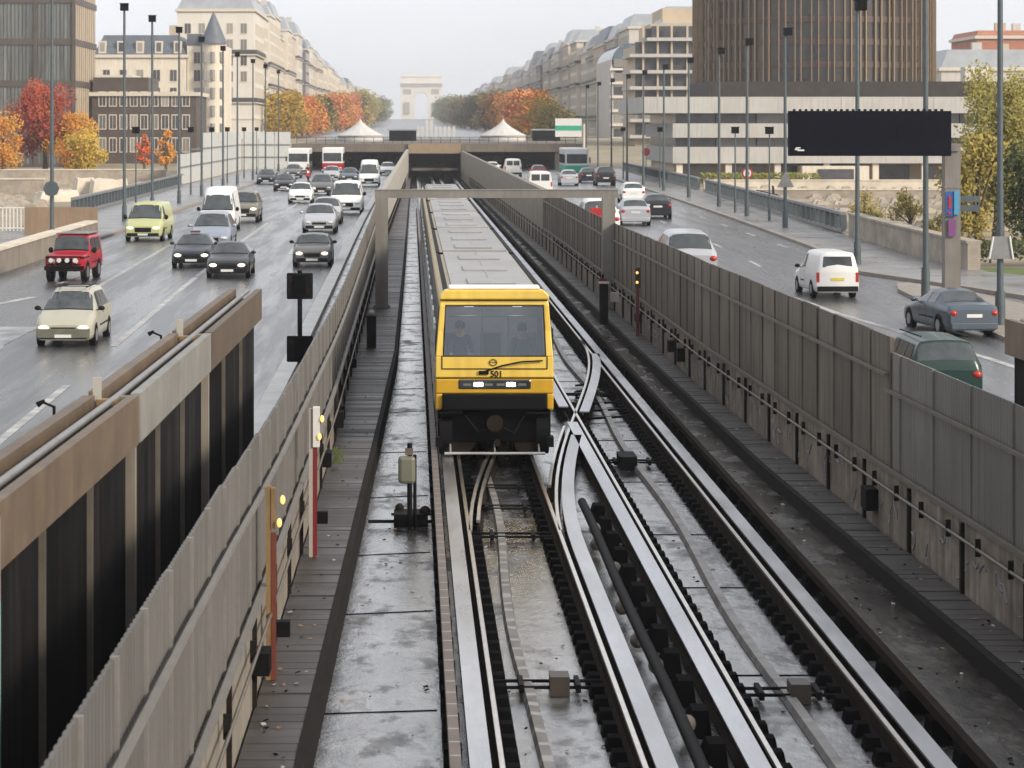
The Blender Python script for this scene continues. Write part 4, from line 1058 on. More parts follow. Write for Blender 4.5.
cabo = cab.build('cab_shell', M['yellow'], tr, world=True, bevel=.02)
q = MB(); q.sweep([(TX, T0 + .13, 0), (TX, T0 + .5, 0)], [(-HW + .08, 3.2), (-HW + .09, 3.3), (-HW + .2, 3.4), (HW - .2, 3.4), (HW - .09, 3.3), (HW - .08, 3.2)]); q.build('cab_roof_band', M['yellow'], cabo, world=True, bevel=.03)
q = MB(); q.box(TX - .93, TX + .93, T0 + .2, T0 + .75, 3.402, 3.47); q.build('cab_roof_lip', M['roofwhite'], cabo, world=True, bevel=.03)
q = MB(); q.box(TX - 1.1, TX + 1.1, T0 + .185, T0 + .3, 3.183, 3.197); q.build('roof_seam', M['blackmetal'], cabo, world=True)
q = MB()
q.hexa([(TX - 1.05, T0 + .045, 2.07), (TX + 1.05, T0 + .045, 2.07), (TX + 1.05, T0 + .06, 2.07), (TX - 1.05, T0 + .06, 2.07)], [(TX - 1.01, T0 + .205, 3.08), (TX + 1.01, T0 + .205, 3.08), (TX + 1.01, T0 + .22, 3.08), (TX - 1.01, T0 + .22, 3.08)])
q.build('windscreen', M['cabglass'], tr, world=True)
# black seal around window, seam of the hatch below
q = MB()
def seal(xa, za, xb, zb, w=.022):
    a = Vector((TX + xa, ywin(za) - .004, za)); b = Vector((TX + xb, ywin(zb) - .004, zb)); q.tube(a, b, w / 2, n=6)
for (a, b) in (((-1.04, 2.06), (1.04, 2.06)), ((-1.0, 3.07), (1.0, 3.07)), ((-1.04, 2.06), (-1.0, 3.07)), ((1.04, 2.06), (1.0, 3.07)), ((-1.07, 2.06), (-1.07, 1.80)), ((1.07, 2.06), (1.07, 1.80)), ((-1.07, 1.8), (1.07, 1.8))): seal(a[0], a[1], b[0], b[1])
q.build('window_seal', M['blackmetal'], tr, world=True)
face('bumper_panel', M['yellowlow'], (1.30, 1.60), -.02, x0=-HW, x1=HW)
face('lower_seam', M['blackmetal'], (1.60, 1.622), .01, bev=0, x0=-HW + .01, x1=HW - .01)
for x0, x1 in ((-HW, -HW + .14), (HW - .14, HW)): face('corner_post', M['yellowlow'], (.98, 1.30), -.018, x0=x0, x1=x1)
lb = face('light_bar', M['glassdark'], (1.39, 1.59), -.04, x0=-.74, x1=.74, th=.1)
for x in (-.33, .33):
    face('headlight', M['head'], (1.45, 1.53), -.06, x0=x - .09, x1=x + .09, th=.03, parent=lb, bev=.02)
for x in (-.56, -.12, .12, .56): face('marker_lens', M['greenbox'], (1.465, 1.51), -.05, x0=x - .08, x1=x + .08, th=.02, parent=lb, bev=0)
face('bumper_beam', M['blackmetal'], (.98, 1.30), -.12, x0=-1.05, x1=1.05, th=.3)
face('coupler_box', M['black'], (.3, .97), .15, x0=-1.15, x1=1.15, th=.5)
for s in (-1, 1):
    face('step', M['blackmetal'], (.90, .93), -.1, x0=min(s * .65, s * 1.12), x1=max(s * .65, s * 1.12), th=.2, bev=0)
    q = MB(); q.tube((TX + s * .86, T0 + .55, .5), (TX + s * 1.12, T0 + .55, .5), .49, n=24); q.build('rubber_tyre', M['tyre'], tr, world=True)
    q = MB(); q.box(*sorted((TX + s * 1.06, TX + s * 1.2)), T0 - .08, T0 + .3, .22, .42); q.build('guide_shoe', M['blackmetal'], tr, world=True)
    q = MB(); q.tube((TX + s * .72, T0 + .2, .35), (TX + s * .72, T0 + .3, .35), .33, n=20); q.build('guide_wheel', M['railside'], tr, world=True)
q = MB(); q.tube((TX, T0 - .18, .72), (TX, T0 + .4, .72), .11, n=12); q.tube((TX, T0 - .24, .72), (TX, T0 - .16, .72), .17, n=14); q.tube((TX + .05, T0 - .05, .3), (TX + .05, T0 + .3, .3), .07)
q.build('coupler', M['railside'], tr, world=True)
q = MB(); q.path([(TX - .6, T0 - .02, .85), (TX - .35, T0 - .1, .55), (TX - .1, T0 - .05, .6)], .02); q.path([(TX + .2, T0 - .05, .6), (TX + .4, T0 - .1, .5), (TX + .6, T0 - .02, .85)], .02); q.build('air_hose', M['tyre'], tr, world=True)
q = MB(); q.tube((TX - 1.02, T0 - .12, .1), (TX + 1.02, T0 - .12, .1), .03, n=8)
for x in (-.9, 0, .9): q.tube((TX + x, T0 - .12, .1), (TX + x, T0 + .3, .35), .02)
q.build('guard_bar', M['galv'], tr, world=True)
# wiper, emblem, number
q = MB(); q.path([(TX - .3, T0 - .01, 1.72), (TX + .15, T0 - .02, 1.87), (TX + .55, T0 - .02, 1.95), (TX + .98, T0 - .01, 1.97)], .016, 6)
q.box(TX - .32, TX - .12, T0 - .01, T0 + .05, 1.69, 1.76); q.build('wiper', M['blackmetal'], tr, world=True)
q = MB(); n = 20
for k in range(n):
    a = 2 * PI * k / n; b = 2 * PI * (k + 1) / n
    q.tube((TX - .03 + .075 * math.cos(a), T0 + .02, 1.93 + .062 * math.sin(a)), (TX - .03 + .075 * math.cos(b), T0 + .02, 1.93 + .062 * math.sin(b)), .008, n=5)
q.path([(TX - .1, T0 + .02, 1.93), (TX - .05, T0 + .02, 1.945), (TX - .02, T0 + .02, 1.925), (TX + .04, T0 + .02, 1.94)], .006, 5)
q.build('emblem', M['blackplastic'], tr, world=True)
def text(s, size, loc, mat, parent, name='lettering', rot=(PI / 2, 0, 0)):
    cu = bpy.data.curves.new(name, 'FONT'); cu.body = s; cu.size = size; cu.extrude = .003; cu.align_x = 'CENTER'; cu.offset = .003
    to = bpy.data.objects.new('t', cu); col.objects.link(to)
    me = bpy.data.meshes.new_from_object(to.evaluated_get(bpy.context.evaluated_depsgraph_get())); bpy.data.objects.remove(to)
    me.materials.clear(); me.materials.append(mat)
    o = bpy.data.objects.new(name, me); col.objects.link(o); o.parent = parent
    o.location = Vector(loc) - Vector(parent.location); o.rotation_euler = rot
    return o
text('501', .17, (TX + .04, T0 + .02, 1.64), M['blackplastic'], tr, 'car_number')
# inside of the first car
q = MB(); q.box(TX - 1.05, TX + 1.05, T0 + 3.6, T0 + 3.65, 1.03, 3.0); q.build('saloon_partition', M['interior'], tr, world=True)
q = MB()
for x in (-.2, .35): q.tube((TX + x, T0 + 1.8, 1.03), (TX + x, T0 + 1.8, 3.0), .02)
q.tube((TX - .9, T0 + 1.6, 2.75), (TX + .9, T0 + 1.6, 2.75), .018); q.build('grab_pole', M['galv'], tr, world=True)
q = MB(); q.box(TX - 1.0, TX + 1.0, T0 + .25, T0 + .65, 1.9, 2.02); q.build('front_shelf', M['interior'], tr, world=True)
for x in (-.75, .0, .75):
    q = MB(); q.box(TX + x - .22, TX + x + .22, T0 + 2.3, T0 + 2.4, 1.03, 2.35); q.build('seat_back', M['jacket2'], tr, world=True, bevel=.04)
for x in (-.5, .5):
    q = MB(); q.box(TX + x - .1, TX + x + .1, T0 + .9, T0 + 3.4, 3.0, 3.03); q.build('ceiling_light', emat('cab_ceiling_light', (1, .97, .9), 2.4) if x < 0 else bpy.data.materials['cab_ceiling_light'], tr, world=True)
for s in (-1, 1):
    q = MB(); q.box(*sorted((TX + s * (HW + .003), TX + s * (HW + .012))), T0 + .3, T0 + .9, 1.9, 2.6); q.build('cab_side_window', M['glassdark'], tr, world=True)

# ------------------------------------------------------------------ trackside equipment
def signal_post(x, d, h, colr, backm, lab, lamps):
    t = empty('warning_lamp_post', (x, d, .2), label=lab, cat='lamp post')
    q = MB(); q.box(-.06, .0, -.05, .05, 0, h); q.build('back_plate', backm, t)
    q = MB(); q.box(.002, .06, -.055, .055, 0, h - .6 if lamps != 'low' else h - .55); q.build('post', colr, t)
    q = MB(); q.box(.001, .1, -.08, .08, h - .58, h + .02) if lamps == 'high' else q.box(.0, .05, -.06, .06, h - .5, h - .02)
    q.build('lamp_box', M['white'] if lamps == 'high' else backm, t)
    for (dx, dz) in ((.12, -.15), (.08, -.42)):
        q = MB(); q.ico((dx + .02, -.09, h + dz), 1, (.03, .03, .055)); q.build('bulb', M['lampwarm'], t)
    q = MB(); q.box(.05, .22, -.03, .12, .5, .68); q.build('cabinet', M['blackmetal'], t)
    return t
signal_post(-1.66, 28.3, 2.28, M['orange'], M['ochre'], 'ochre and rust-red lamp post with two lit bulbs on the left walkway, nearer one', 'low')
signal_post(-1.5, 36.4, 2.25, M['red'], M['conclight'], 'red and white lamp post with two lit bulbs on the left walkway, farther one', 'high')
t = empty('warning_lamp_post', (7.05, 75, .2), label='dark red lamp post with a lit yellow lamp against the right fence', cat='lamp post')
q = MB(); q.box(-.05, .05, -.05, .05, 0, 1.5); q.build('post', pmat('dark_red_post', (.1, .02, .02), .6), t)
q = MB(); q.box(-.08, .08, -.06, .06, 1.5, 2.15); q.build('lamp_box', M['plainbrown'], t)
for z in (1.98, 1.68):
    q = MB(); q.ico((-.02, -.07, z), .045); q.build('bulb', M['lampwarm'], t)
# traffic signal backs beside the left road
t = empty('traffic_signal', (-2.57, 55, GZ(55)), label='black traffic signal with two square heads on one pole behind the left fence', cat='traffic signal')
q = MB(); q.tube((0, 0, 0), (0, 0, 2.9), .055, n=10); q.build('pole', M['blackmetal'], t)
for z0 in (.80, 2.24):
    q = MB(); q.box(-.3, .3, -.06, .02, z0, z0 + .6); h = q.build('signal_head', M['blackmetal'], t, bevel=.03)
    q = MB(); q.box(-.12, .12, -.12, -.061, z0 + .05, z0 + .55); q.build('housing', M['black'], h)
    q = MB(); q.tube((-.2, -.07, z0 + .46), (-.2, -.061, z0 + .46), .07, n=12); q.tube((.18, -.07, z0 + .2), (.18, -.061, z0 + .2), .06, n=12); q.build('lens', M['railside'], h)
# pole box next to the near track
t = empty('point_machine_post', (-.04, 41.8, -.29), label='pale green-grey cabinet on a short black post beside the left guard rail', cat='cabinet')
q = MB(); q.tube((0, 0, 0), (0, 0, 1.5), .045); q.tube((.09, 0, 0), (.09, 0, 1.3), .03); q.build('post', M['blackmetal'], t)
q = MB(); q.box(-.2, .1, -.1, .08, .8, 1.28); q.build('cabinet', M['greenbox'], t, bevel=.06)
q = MB(); q.box(-.08, .06, -.05, .05, 1.3, 1.42); q.build('top_lamp', M['brownbar'], t)
t = empty('point_machine', (-.02, 42.4, -.29), label='black point machine with rods lying at the foot of the green-grey cabinet', cat='point machine')
q = MB(); q.box(-.3, .3, -.35, .3, 0, .22); q.build('casing', M['blackmetal'], t, bevel=.02)
q = MB(); q.tube((-.75, -.25, .08), (.45, -.25, .08), .03); q.tube((-.35, .4, .1), (.42, .4, .1), .025); q.build('rod', M['blackmetal'], t)
q = MB(); q.ico((.25, -.2, .25), .1); q.ico((-.2, .2, .25), .08); q.build('cap', M['railside'], t)
for (x, d, h, lab) in ((6.35, 79.5, 1.05, 'black post box with a white topped cabinet on the right walkway'),):
    t = empty('trackside_box', (x, d, .2), label=lab, cat='cabinet')
    q = MB(); q.box(-.14, .14, -.1, .1, 0, 1.35); q.build('post', M['blackmetal'], t)
    q = MB(); q.box(-.17, .17, -.12, .12, 1.35, 1.4); q.build('lid', M['galv'], t)
    q = MB(); q.box(.22, .5, -.12, .12, .75, 1.05); q.build('side_cabinet', M['conclight'], t)
t = empty('trackside_sign', (6.8, 85.5, .2), label='small dark red plate on a thin post beside the gantry column', cat='sign')
q = MB(); q.tube((0, 0, 0), (0, 0, 1.3), .04); q.build('post', M['blackmetal'], t)
q = MB(); q.box(-.14, .14, -.06, -.03, .8, 1.15); q.build('plate', M['red'], t)
t = empty('trackside_box', (-1.2, 71, .2), label='dark slim box on the left walkway, foot of the left gantry column', cat='cabinet')
q = MB(); q.box(-.14, .14, -.15, .15, 0, .95); q.build('casing', M['blackmetal'], t); q = MB(); q.ico((0, 0, 1.02), .1); q.build('lamp', M['conclight'], t)
t = empty('weed', (-1.45, 46, .2), label='small green weed growing at the foot of the left wall by the walkway', cat='plant')
q = MB()
for k in range(60):
    a = rnd.uniform(0, 6.28); r = rnd.uniform(.02, .22); z = rnd.uniform(.02, .3)
    p = Vector((r * math.cos(a) * .6, r * math.sin(a), z)); w = .03
    q.add([p, p + Vector((w, .01, .05)), p + Vector((0, w, .08))], [(0, 1, 2)])
q.build('leaves', M['grass'], t)
# plate over the gantry: red patch sign by the parapet
t = empty('warning_sign', (8.0, 104, GZ(104)), label='small red sign standing on the road side of the fence under the gantry', cat='sign')
q = MB(); q.tube((0, 0, 0), (0, 0, 2.2), .04); q.build('post', M['galv'], t)
q = MB(); q.box(-.28, .28, -.06, -.03, 1.45, 2.1); q.build('plate', M['redlens'], t, bevel=.05)

# ------------------------------------------------------------------ motorcyclist
sc_ = empty('motor_scooter', (-10.5, 243, G + .03), label='red motor scooter ridden between the cars on the far left road', cat='scooter')
q = MB(); q.hexa([(-.15, -.5, .35), (.15, -.5, .35), (.15, .8, .35), (-.15, .8, .35)], [(-.18, -.35, .6), (.18, -.35, .6), (.2, .75, .85), (-.2, .75, .85)]); q.hexa([(-.2, -.6, .4), (.2, -.6, .4), (.2, -.45, .4), (-.2, -.45, .4)], [(-.25, -.5, 1.15), (.25, -.5, 1.15), (.2, -.4, 1.15), (-.2, -.4, 1.15)])
q.build('body', M['redlens'], sc_, bevel=.04)
for y in (-.65, .65):
    q = MB(); q.tube((-.07, y, .27), (.07, y, .27), .27, n=16); q.build('wheel', M['tyre'], sc_)
q = MB(); q.tube((-.35, -.42, 1.1), (.35, -.42, 1.1), .025); q.build('handlebar', M['blackmetal'], sc_)
q = MB(); q.ico((0, -.6, .95), .09); q.build('headlight', M['headwarm'], sc_)
J, E, Rr = standing(.05, .38, ride=True)
rider = person((-10.5, 243.15, G + .03), 0, J, E, Rr, [(UP, M['jacket']), (LO, M['jacket'])], 'person in dark clothes and pale helmet riding the red scooter', hair=False)
q = MB(); q.ico((0, -.07, 1.66), .15, nu=12, nv=8); q.build('helmet', M['conclight'], rider)
# ------------------------------------------------------------------ buildings
def stripe_glass(name, a, b, sc=1.2):
    m = pmat(name, a, .2, var=.3, scale=1.0, c2=b, c2amt=.9, st=(sc, sc, .12), spec=.6); return m
W_ = dict(cream=pmat('cream_stone_facade', (.62, .565, .475), .85, var=.1, scale=.15, streak=(.45, .38, .29)),
          white=pmat('white_plaster_facade', (.6, .57, .52), .85, var=.08, scale=.15, streak=(.55, .5, .44)),
          pale=pmat('pale_grey_facade', (.5, .48, .45), .85, var=.1, scale=.15, streak=(.38, .35, .31)),
          pink=pmat('pinkish_facade', (.52, .42, .36), .85, var=.1, scale=.15),
          dark=pmat('dark_slate_facade', (.12, .12, .14), .7, var=.2, scale=.3),
          tan=pmat('tan_stone_facade', (.45, .37, .27), .85, var=.12, scale=.2),
          brown=pmat('brown_metal_facade', (.075, .058, .048), .5, var=.2, scale=.4),
          band=pmat('pale_band_concrete', (.42, .41, .39), .85, var=.1, scale=.3, streak=(.33, .31, .28)),
          brick=pmat('red_brick_facade', (.36, .15, .09), .85, var=.2, scale=.8))
slate = pmat('slate_roof', (.09, .105, .13), .5, var=.25, scale=1)
zinc = pmat('zinc_roof', (.28, .30, .32), .4, var=.15, scale=.5)
winG = pmat('house_window_glass', (.055, .055, .06), .25, var=.5, scale=.6, spec=.7)
def vary(m, pale, p=.35):
    nt = m.node_tree; N = nt.nodes; L = nt.links; b = N['Principled BSDF']; src = b.inputs['Base Color'].links[0].from_socket
    oi = N.new('ShaderNodeObjectInfo'); r = N.new('ShaderNodeValToRGB'); r.color_ramp.elements[0].position = 1 - p - .15; r.color_ramp.elements[1].position = 1.0
    L.new(oi.outputs['Random'], r.inputs[0]); mx = N.new('ShaderNodeMix'); mx.data_type = 'RGBA'; mx.inputs[7].default_value = c3(pale); L.new(r.outputs[0], mx.inputs[0]); L.new(src, mx.inputs[6]); L.new(mx.outputs[2], b.inputs['Base Color'])
vary(winG, (.3, .28, .25))
winF = pmat('window_surround', (.55, .50, .42), .8, var=.1)
rail_ = pmat('balcony_iron', (.05, .05, .05), .6, var=.2)
curtG = stripe_glass('curtained_office_glass', (.06, .064, .062), (.2, .215, .2), 2.2)
winmesh = {}
def window_mesh(w, h, mats=None, key=''):
    k = (round(w, 2), round(h, 2), key)
    if k not in winmesh:
        q = MB(); q.box(-w / 2 - .12, w / 2 + .12, -.10, .05, -.12, 0, 0); q.box(-w / 2 - .12, w / 2 + .12, -.08, .05, h, h + .15, 0)
        for s in (-1, 1): q.box(*sorted((s * w / 2, s * (w / 2 + .12))), -.06, .05, 0, h, 0)
        q.box(-w / 2, w / 2, -.03, .04, 0, h, 1); q.box(-.03, .03, -.05, -.031, 0, h, 0)
        winmesh[k] = q.mesh('window', mats or [winF, winG])
    return winmesh[k]
def put_windows(root, face, u0, u1, pos, z0, floors, fh, w, h, step, limit=100, mats=None, key='', sill=.9, jitter=True):
    """face: 'S' plane y=pos facing -y; 'E' plane x=pos facing +x; 'W' plane x=pos facing -x; coordinates in world"""
    me = window_mesh(w, h, mats, key); n = max(int((u1 - u0) / step), 1); mar = ((u1 - u0) - n * step) / 2
    c = 0
    for f in reversed(range(floors)):
        for i in range(n):
            u = u0 + mar + (i + .5) * step
            o = bpy.data.objects.new('window', me); col.objects.link(o); o.parent = root
            z = z0 + f * fh + sill
            if face == 'S': p = (u, pos, z); r = 0
            elif face == 'E': p = (pos, u, z); r = R(90)
            else: p = (pos, u, z); r = R(-90)
            o.location = Vector(p) - root.location; o.rotation_euler = (0, 0, r)
            c += 1
            if c >= limit: return
def building(name, x0, x1, y0, y1, z0, h, wall, label, faces='S', floors=None, fh=3.2, roofh=3.5, roof=None, w=1.2, wh=2.0, step=2.8, chim=True, balc=(2, 5), dormers=False, detail=True, group=None, limit=100):
    b = empty(name, ((x0 + x1) / 2, y0, z0), label=label, cat='building', group=group)
    q = MB(); q.box(x0, x1, y0, y1, z0 - 1, z0 + h); q.build('wall', wall, b, world=True)
    floors = floors or int((h - 1) / fh)
    q = MB(); zc = z0 + h
    q.box(x0 - .4, x1 + .4, y0 - .4, y1 + .4, zc - .5, zc + .05)
    if detail:
        for f in balc:
            if f < floors: q.box(x0 - .5, x1 + .5, y0 - .5, y1 + .5, z0 + 1 + f * fh - .25, z0 + 1 + f * fh - .05)
        q.box(x0 - .15, x1 + .15, y0 - .15, y1 + .15, z0 + 1 + fh - .3, z0 + 1 + fh)
    q.build('cornice', winF, b, world=True)
    if detail and balc:
        q = MB()
        for f in balc:
            if f < floors:
                zb = z0 + 1 + f * fh
                q.box(x0 - .48, x1 + .48, y0 - .48, y0 - .44, zb, zb + .85); q.box(x1 + .44, x1 + .48, y0 - .43, y1, zb, zb + .85); q.box(x0 - .48, x0 - .44, y0 - .43, y1, zb, zb + .85)
        q.build('balcony_rail', rail_, b, world=True)
    if roofh:
        i = min(1.6, roofh * .45)
        q = MB(); q.hexa([(x0, y0, zc + .05), (x1, y0, zc + .05), (x1, y1, zc + .05), (x0, y1, zc + .05)], [(x0 + i, y0 + i, zc + roofh), (x1 - i, y0 + i, zc + roofh), (x1 - i, y1 - i, zc + roofh), (x0 + i, y1 - i, zc + roofh)])
        rf = q.build('roof', roof or slate, b, world=True)
        if chim:
            for k in range(rnd.randint(1, 3)):
                cx = rnd.uniform(x0 + 2, x1 - 3); cy = rnd.uniform(y0 + 2, max(y0 + 3, y1 - 3)); q = MB(); q.box(cx, cx + rnd.uniform(1, 2.4), cy, cy + 1, zc + .5, zc + roofh + rnd.uniform(.8, 2)); q.build('chimney', W_['tan'] if rnd.random() < .5 else W_['pale'], rf, world=True)
        if dormers:
            n = int((x1 - x0) / 3)
            for k in range(n):
                cx = x0 + 1.5 + k * (x1 - x0 - 3) / max(n - 1, 1); q = MB(); q.box(cx - .7, cx + .7, y0 + .1, y0 + 2.5, zc + .3, zc + 2.5, 0); q.box(cx - .42, cx + .42, y0 + .06, y0 + .09, zc + .6, zc + 2.2, 1); q.build('dormer', [winF, winG], rf, world=True)
    for fc in faces:
        lim = limit if len(faces) == 1 else (24 if fc == 'S' else limit - 24)
        if fc == 'S': put_windows(b, 'S', x0 + .6, x1 - .6, y0 - .0, z0 + 1, floors, fh, w, wh, step, lim)
        if fc == 'E': put_windows(b, 'E', y0 + .6, y1 - .6, x1, z0 + 1, floors, fh, w, wh, step, lim)
        if fc == 'W': put_windows(b, 'W', y0 + .6, y1 - .6, x0, z0 + 1, floors, fh, w, wh, step, lim)
    return b
ORD = ['first', 'second', 'third', 'fourth', 'fifth', 'sixth', 'seventh', 'eighth', 'ninth', 'tenth', 'eleventh', 'twelfth', 'thirteenth', 'fourteenth', 'fifteenth', 'sixteenth', 'seventeenth', 'eighteenth', 'nineteenth', 'twentieth', 'twenty-first', 'twenty-second', 'twenty-third', 'twenty-fourth', 'twenty-fifth', 'twenty-sixth', 'twenty-seventh', 'twenty-eighth', 'twenty-ninth', 'thirtieth']
CN = {'cream': 'cream', 'white': 'white', 'pale': 'pale grey', 'pink': 'pinkish', 'dark': 'dark slate', 'tan': 'tan'}
TENS = {2: 'twenty', 3: 'thirty', 4: 'forty', 5: 'fifty'}
def ordn(i):
    if i < 30: return ORD[i]
    n = i + 1; t, u = divmod(n, 10)
    return TENS[t][:-1] + 'ieth' if u == 0 else TENS[t] + '-' + ORD[u - 1]
def row(side, X, d0, d1, pal, hts):
    d = d0; i = 0; rr = random.Random(11 if side < 0 else 12)
    while d < d1:
        L = rr.uniform(24, 36) * (1 if d < 1100 else 1.9); c = pal[i] if i < len(pal) else rr.choice(['cream', 'white', 'pale', 'pink', 'cream'])
        h = hts(d) + rr.uniform(-3.2, 2.6); z0 = TER(d); off = rr.uniform(-1.0, 1.5)
        x0, x1 = (X - 16, X + off) if side < 0 else (X + off, X + 16)
        far = d > 900
        building('apartment_building', x0, x1, d, d + L - .5, z0, h, W_[c], '%s apartment block, %s from the near end of the %s avenue row' % (CN[c], ordn(i), 'left' if side < 0 else 'right'),
                 faces=('SE' if side < 0 else 'SW'), fh=3.3 if not far else 4.4, wh=2.1 if not far else 2.8, w=1.2 if not far else 2.0, step=2.9 if not far else 5.0, roofh=rr.choice([3, 3.5, 4.5]), roof=rr.choice([slate, zinc, zinc]), balc=(1, 4, 6), limit=98)
        d += L; i += 1
row(-1, -44, 640, 2450, ['cream', 'white', 'pale', 'white', 'cream', 'white', 'cream', 'cream', 'pink', 'white', 'cream', 'dark', 'white', 'white', 'pale'], lerpf([(600, 35), (1200, 33), (1500, 28), (2400, 22)]))
row(1, 50, 560, 2450, ['pale', 'pale', 'tan', 'pale', 'cream', 'cream', 'pale', 'pink', 'pale', 'cream', 'pale', 'pale', 'dark', 'pale', 'pale'], lerpf([(560, 25), (900, 27), (1500, 25), (2400, 19)]))

# left near blocks
b = building('haussmann_building', -57, -40.5, 430, 448, 3.6, 16.2, W_['cream'], 'cream stone corner building with dormered slate roof behind the low brown block', 'SE', roofh=3.6, dormers=True, step=3.0, balc=(1, 4))
q = MB(); q.box(-40.4, -33.6, 431, 447, 2.6, 21.5); q.build('corner_wing', W_['cream'], b, world=True)
put_windows(b, 'S', -40, -37.2, 431, 4.6, 5, 3.2, 1.1, 2.0, 2.6)
q = MB(); q.tube((-35.6, 430.6, 3), (-35.6, 430.6, 21.8), 2.0, n=16); tu = q.build('turret', W_['cream'], b, world=True)
q = MB(); q.tube((-35.6, 430.6, 21.8), (-35.6, 430.6, 27.6), 2.5, .08, n=16); q.build('turret_roof', slate, tu, world=True)
q = MB()
for f in range(5):
    for a in (-2.4, -1.57, -.7):
        x = -35.6 + 2.0 * math.cos(a); y = 430.6 + 2.0 * math.sin(a); z = 5.6 + f * 3.2; q.tube((x, y, z), (x, y, z + 1.9), .42, n=8)
q.build('turret_windows', winG, tu, world=True)
q = MB(); q.box(-40.4, -37.8, 430.9, 447, 21.5, 23.6); q.build('roof_corner', slate, b, world=True)
building('apartment_building', -47, -31.5, 480, 510, 4.5, 26, W_['white'], 'tall white block rising behind the turreted corner building', 'SE', roofh=2.0, roof=zinc, balc=(2, 5, 7))
building('apartment_building', -44, -36, 560, 600, 4.8, 29, W_['cream'], 'tall cream block just beyond the tall white block on the left', 'SE', roofh=3.5, roof=zinc, balc=(2, 5))
building('house', -60, -47, 400, 412, 3, 12.5, W_['white'], 'small white gable wall between the glass office and the dormered building', 'S', roofh=0, floors=2, detail=False)

# glass office, far left
b = empty('office_building', (-60, 330, 1.28), label='tall glass office block with brown floor bands at the far left', cat='building')
q = MB(); q.box(-78, -46.7, 330.3, 353, 1, 42); q.build('core', curtG, b, world=True)
fh = 5.75; z = 1.3
for k in range(8):
    q = MB(); zz2 = 2.2 + k * fh - 1.3; q.box(-78.2, -46.4, 329.9, 353.2, zz2, zz2 + .85); q.build('floor_band', W_['brown'], b, world=True)
    for j in range(6):
        q = MB(); x = -78 + j * 5.2 + .3; q.box(x, x + 4.7, 330.12, 330.28, zz2 + .86, zz2 + fh - .02); q.build('glass_pane', curtG, b, world=True)
    q = MB(); q.box(-46.68, -46.55, 331, 352.8, zz2 + .86, zz2 + fh - .02); q.build('side_glass', stripe_glass('pale_side_glass', (.16, .14, .12), (.32, .28, .24)) if k == 0 else bpy.data.materials['pale_side_glass'], b, world=True)
for x in (-78, -72.8, -67.6, -62.4, -57.2, -52, -46.75):
    q = MB(); q.box(x, x + .5, 329.8, 330.1, 1, 42); q.build('column', W_['brown'], b, world=True)
q = MB()
for j in range(60):
    x = -77.5 + j * .52; q.box(x, x + .05, 330.02, 330.12, 1, 42)
q.build('mullions', W_['brown'], b, world=True)
q = MB()
for j in range(10): q.box(-46.55, -46.42, 332 + 2.1 * j, 332.12 + 2.1 * j, 1, 42)
q.build('side_mullions', W_['tan'], b, world=True)
b = building('office_building', -46, -31, 345, 362, 1.4, 10.4, W_['brown'], 'low dark brown office block between the glass tower and the turreted building', 'S', floors=3, fh=3.3, wh=1.9, w=.9, step=1.5, roofh=0, balc=(), limit=40, detail=False)
q = MB(); q.box(-46, -38, 346, 360, 11.85, 14.0); q.build('roof_box', W_['brown'], b, world=True)

# right: balcony apartments, podium, round tower
b = empty('apartment_building', (45, 430, 3.5), label='stepped apartment block with long white balconies left of the round tower', cat='building')
q = MB(); q.box(40, 52, 430, 455, 2, 21.5); q.box(43, 52, 433, 455, 21.5, 25.5); q.box(45.5, 52, 436, 455, 25.5, 28.5); q.build('wall', W_['tan'], b, world=True)
for k in range(7):
    z = 5.0 + k * 2.9
    x0 = 38.9 if k < 6 else 42
    q = MB(); q.box(x0, 53, 428.4, 445, z - .15, z + .45); q.build('balcony', W_['band'], b, world=True)
    q = MB(); q.box(x0 + 1.05, 51.5, 429.9 if k < 6 else 431, 429.96 if k < 6 else 432.9, z + .46, z + 2.6); q.build('window', winG, b, world=True)
    for xx in (41.2, 43.8, 46.3, 49.1):
        q = MB(); q.box(xx, xx + .35, 429.3, 429.85, z + .46, z + 2.7); q.build('balcony_divider', W_['tan'], b, world=True)
q = MB(); q.box(x0, 52, 432, 433, 21.6, 24.6); q.build('penthouse_window', winG, b, world=True)
q = MB(); q.hexa([(45, 435.8, 25.5), (52.5, 435.8, 25.5), (52.5, 450, 25.5), (45, 450, 25.5)], [(46.5, 438, 28.9), (52.5, 438, 28.9), (52.5, 450, 28.9), (46.5, 450, 28.9)]); q.build('roof', zinc, b, world=True)
b = empty('apartment_building', (45, 500, 3.5), label='grey block with a curved glass roof beyond the stepped balcony block', cat='building')
q = MB(); q.box(41.5, 47.5, 500, 540, 2, 21); q.build('wall', W_['pale'], b, world=True)
q = MB(); q.tube((45.3, 500, 20.5), (45.3, 540, 20.5), 3.7, n=24); q.build('glass_vault', pmat('vault_glass', (.1, .14, .17), .2, var=.4, scale=1), b, world=True)
for k in range(6):
    q = MB(); q.box(41.2, 48, 499.4, 499.9, 4.2 + k * 2.9, 4.7 + k * 2.9); q.build('balcony', W_['white'], b, world=True)
    q = MB(); q.box(42, 47, 499.92, 499.99, 4.9 + k * 2.9, 6.6 + k * 2.9); q.build('window', winG, b, world=True)

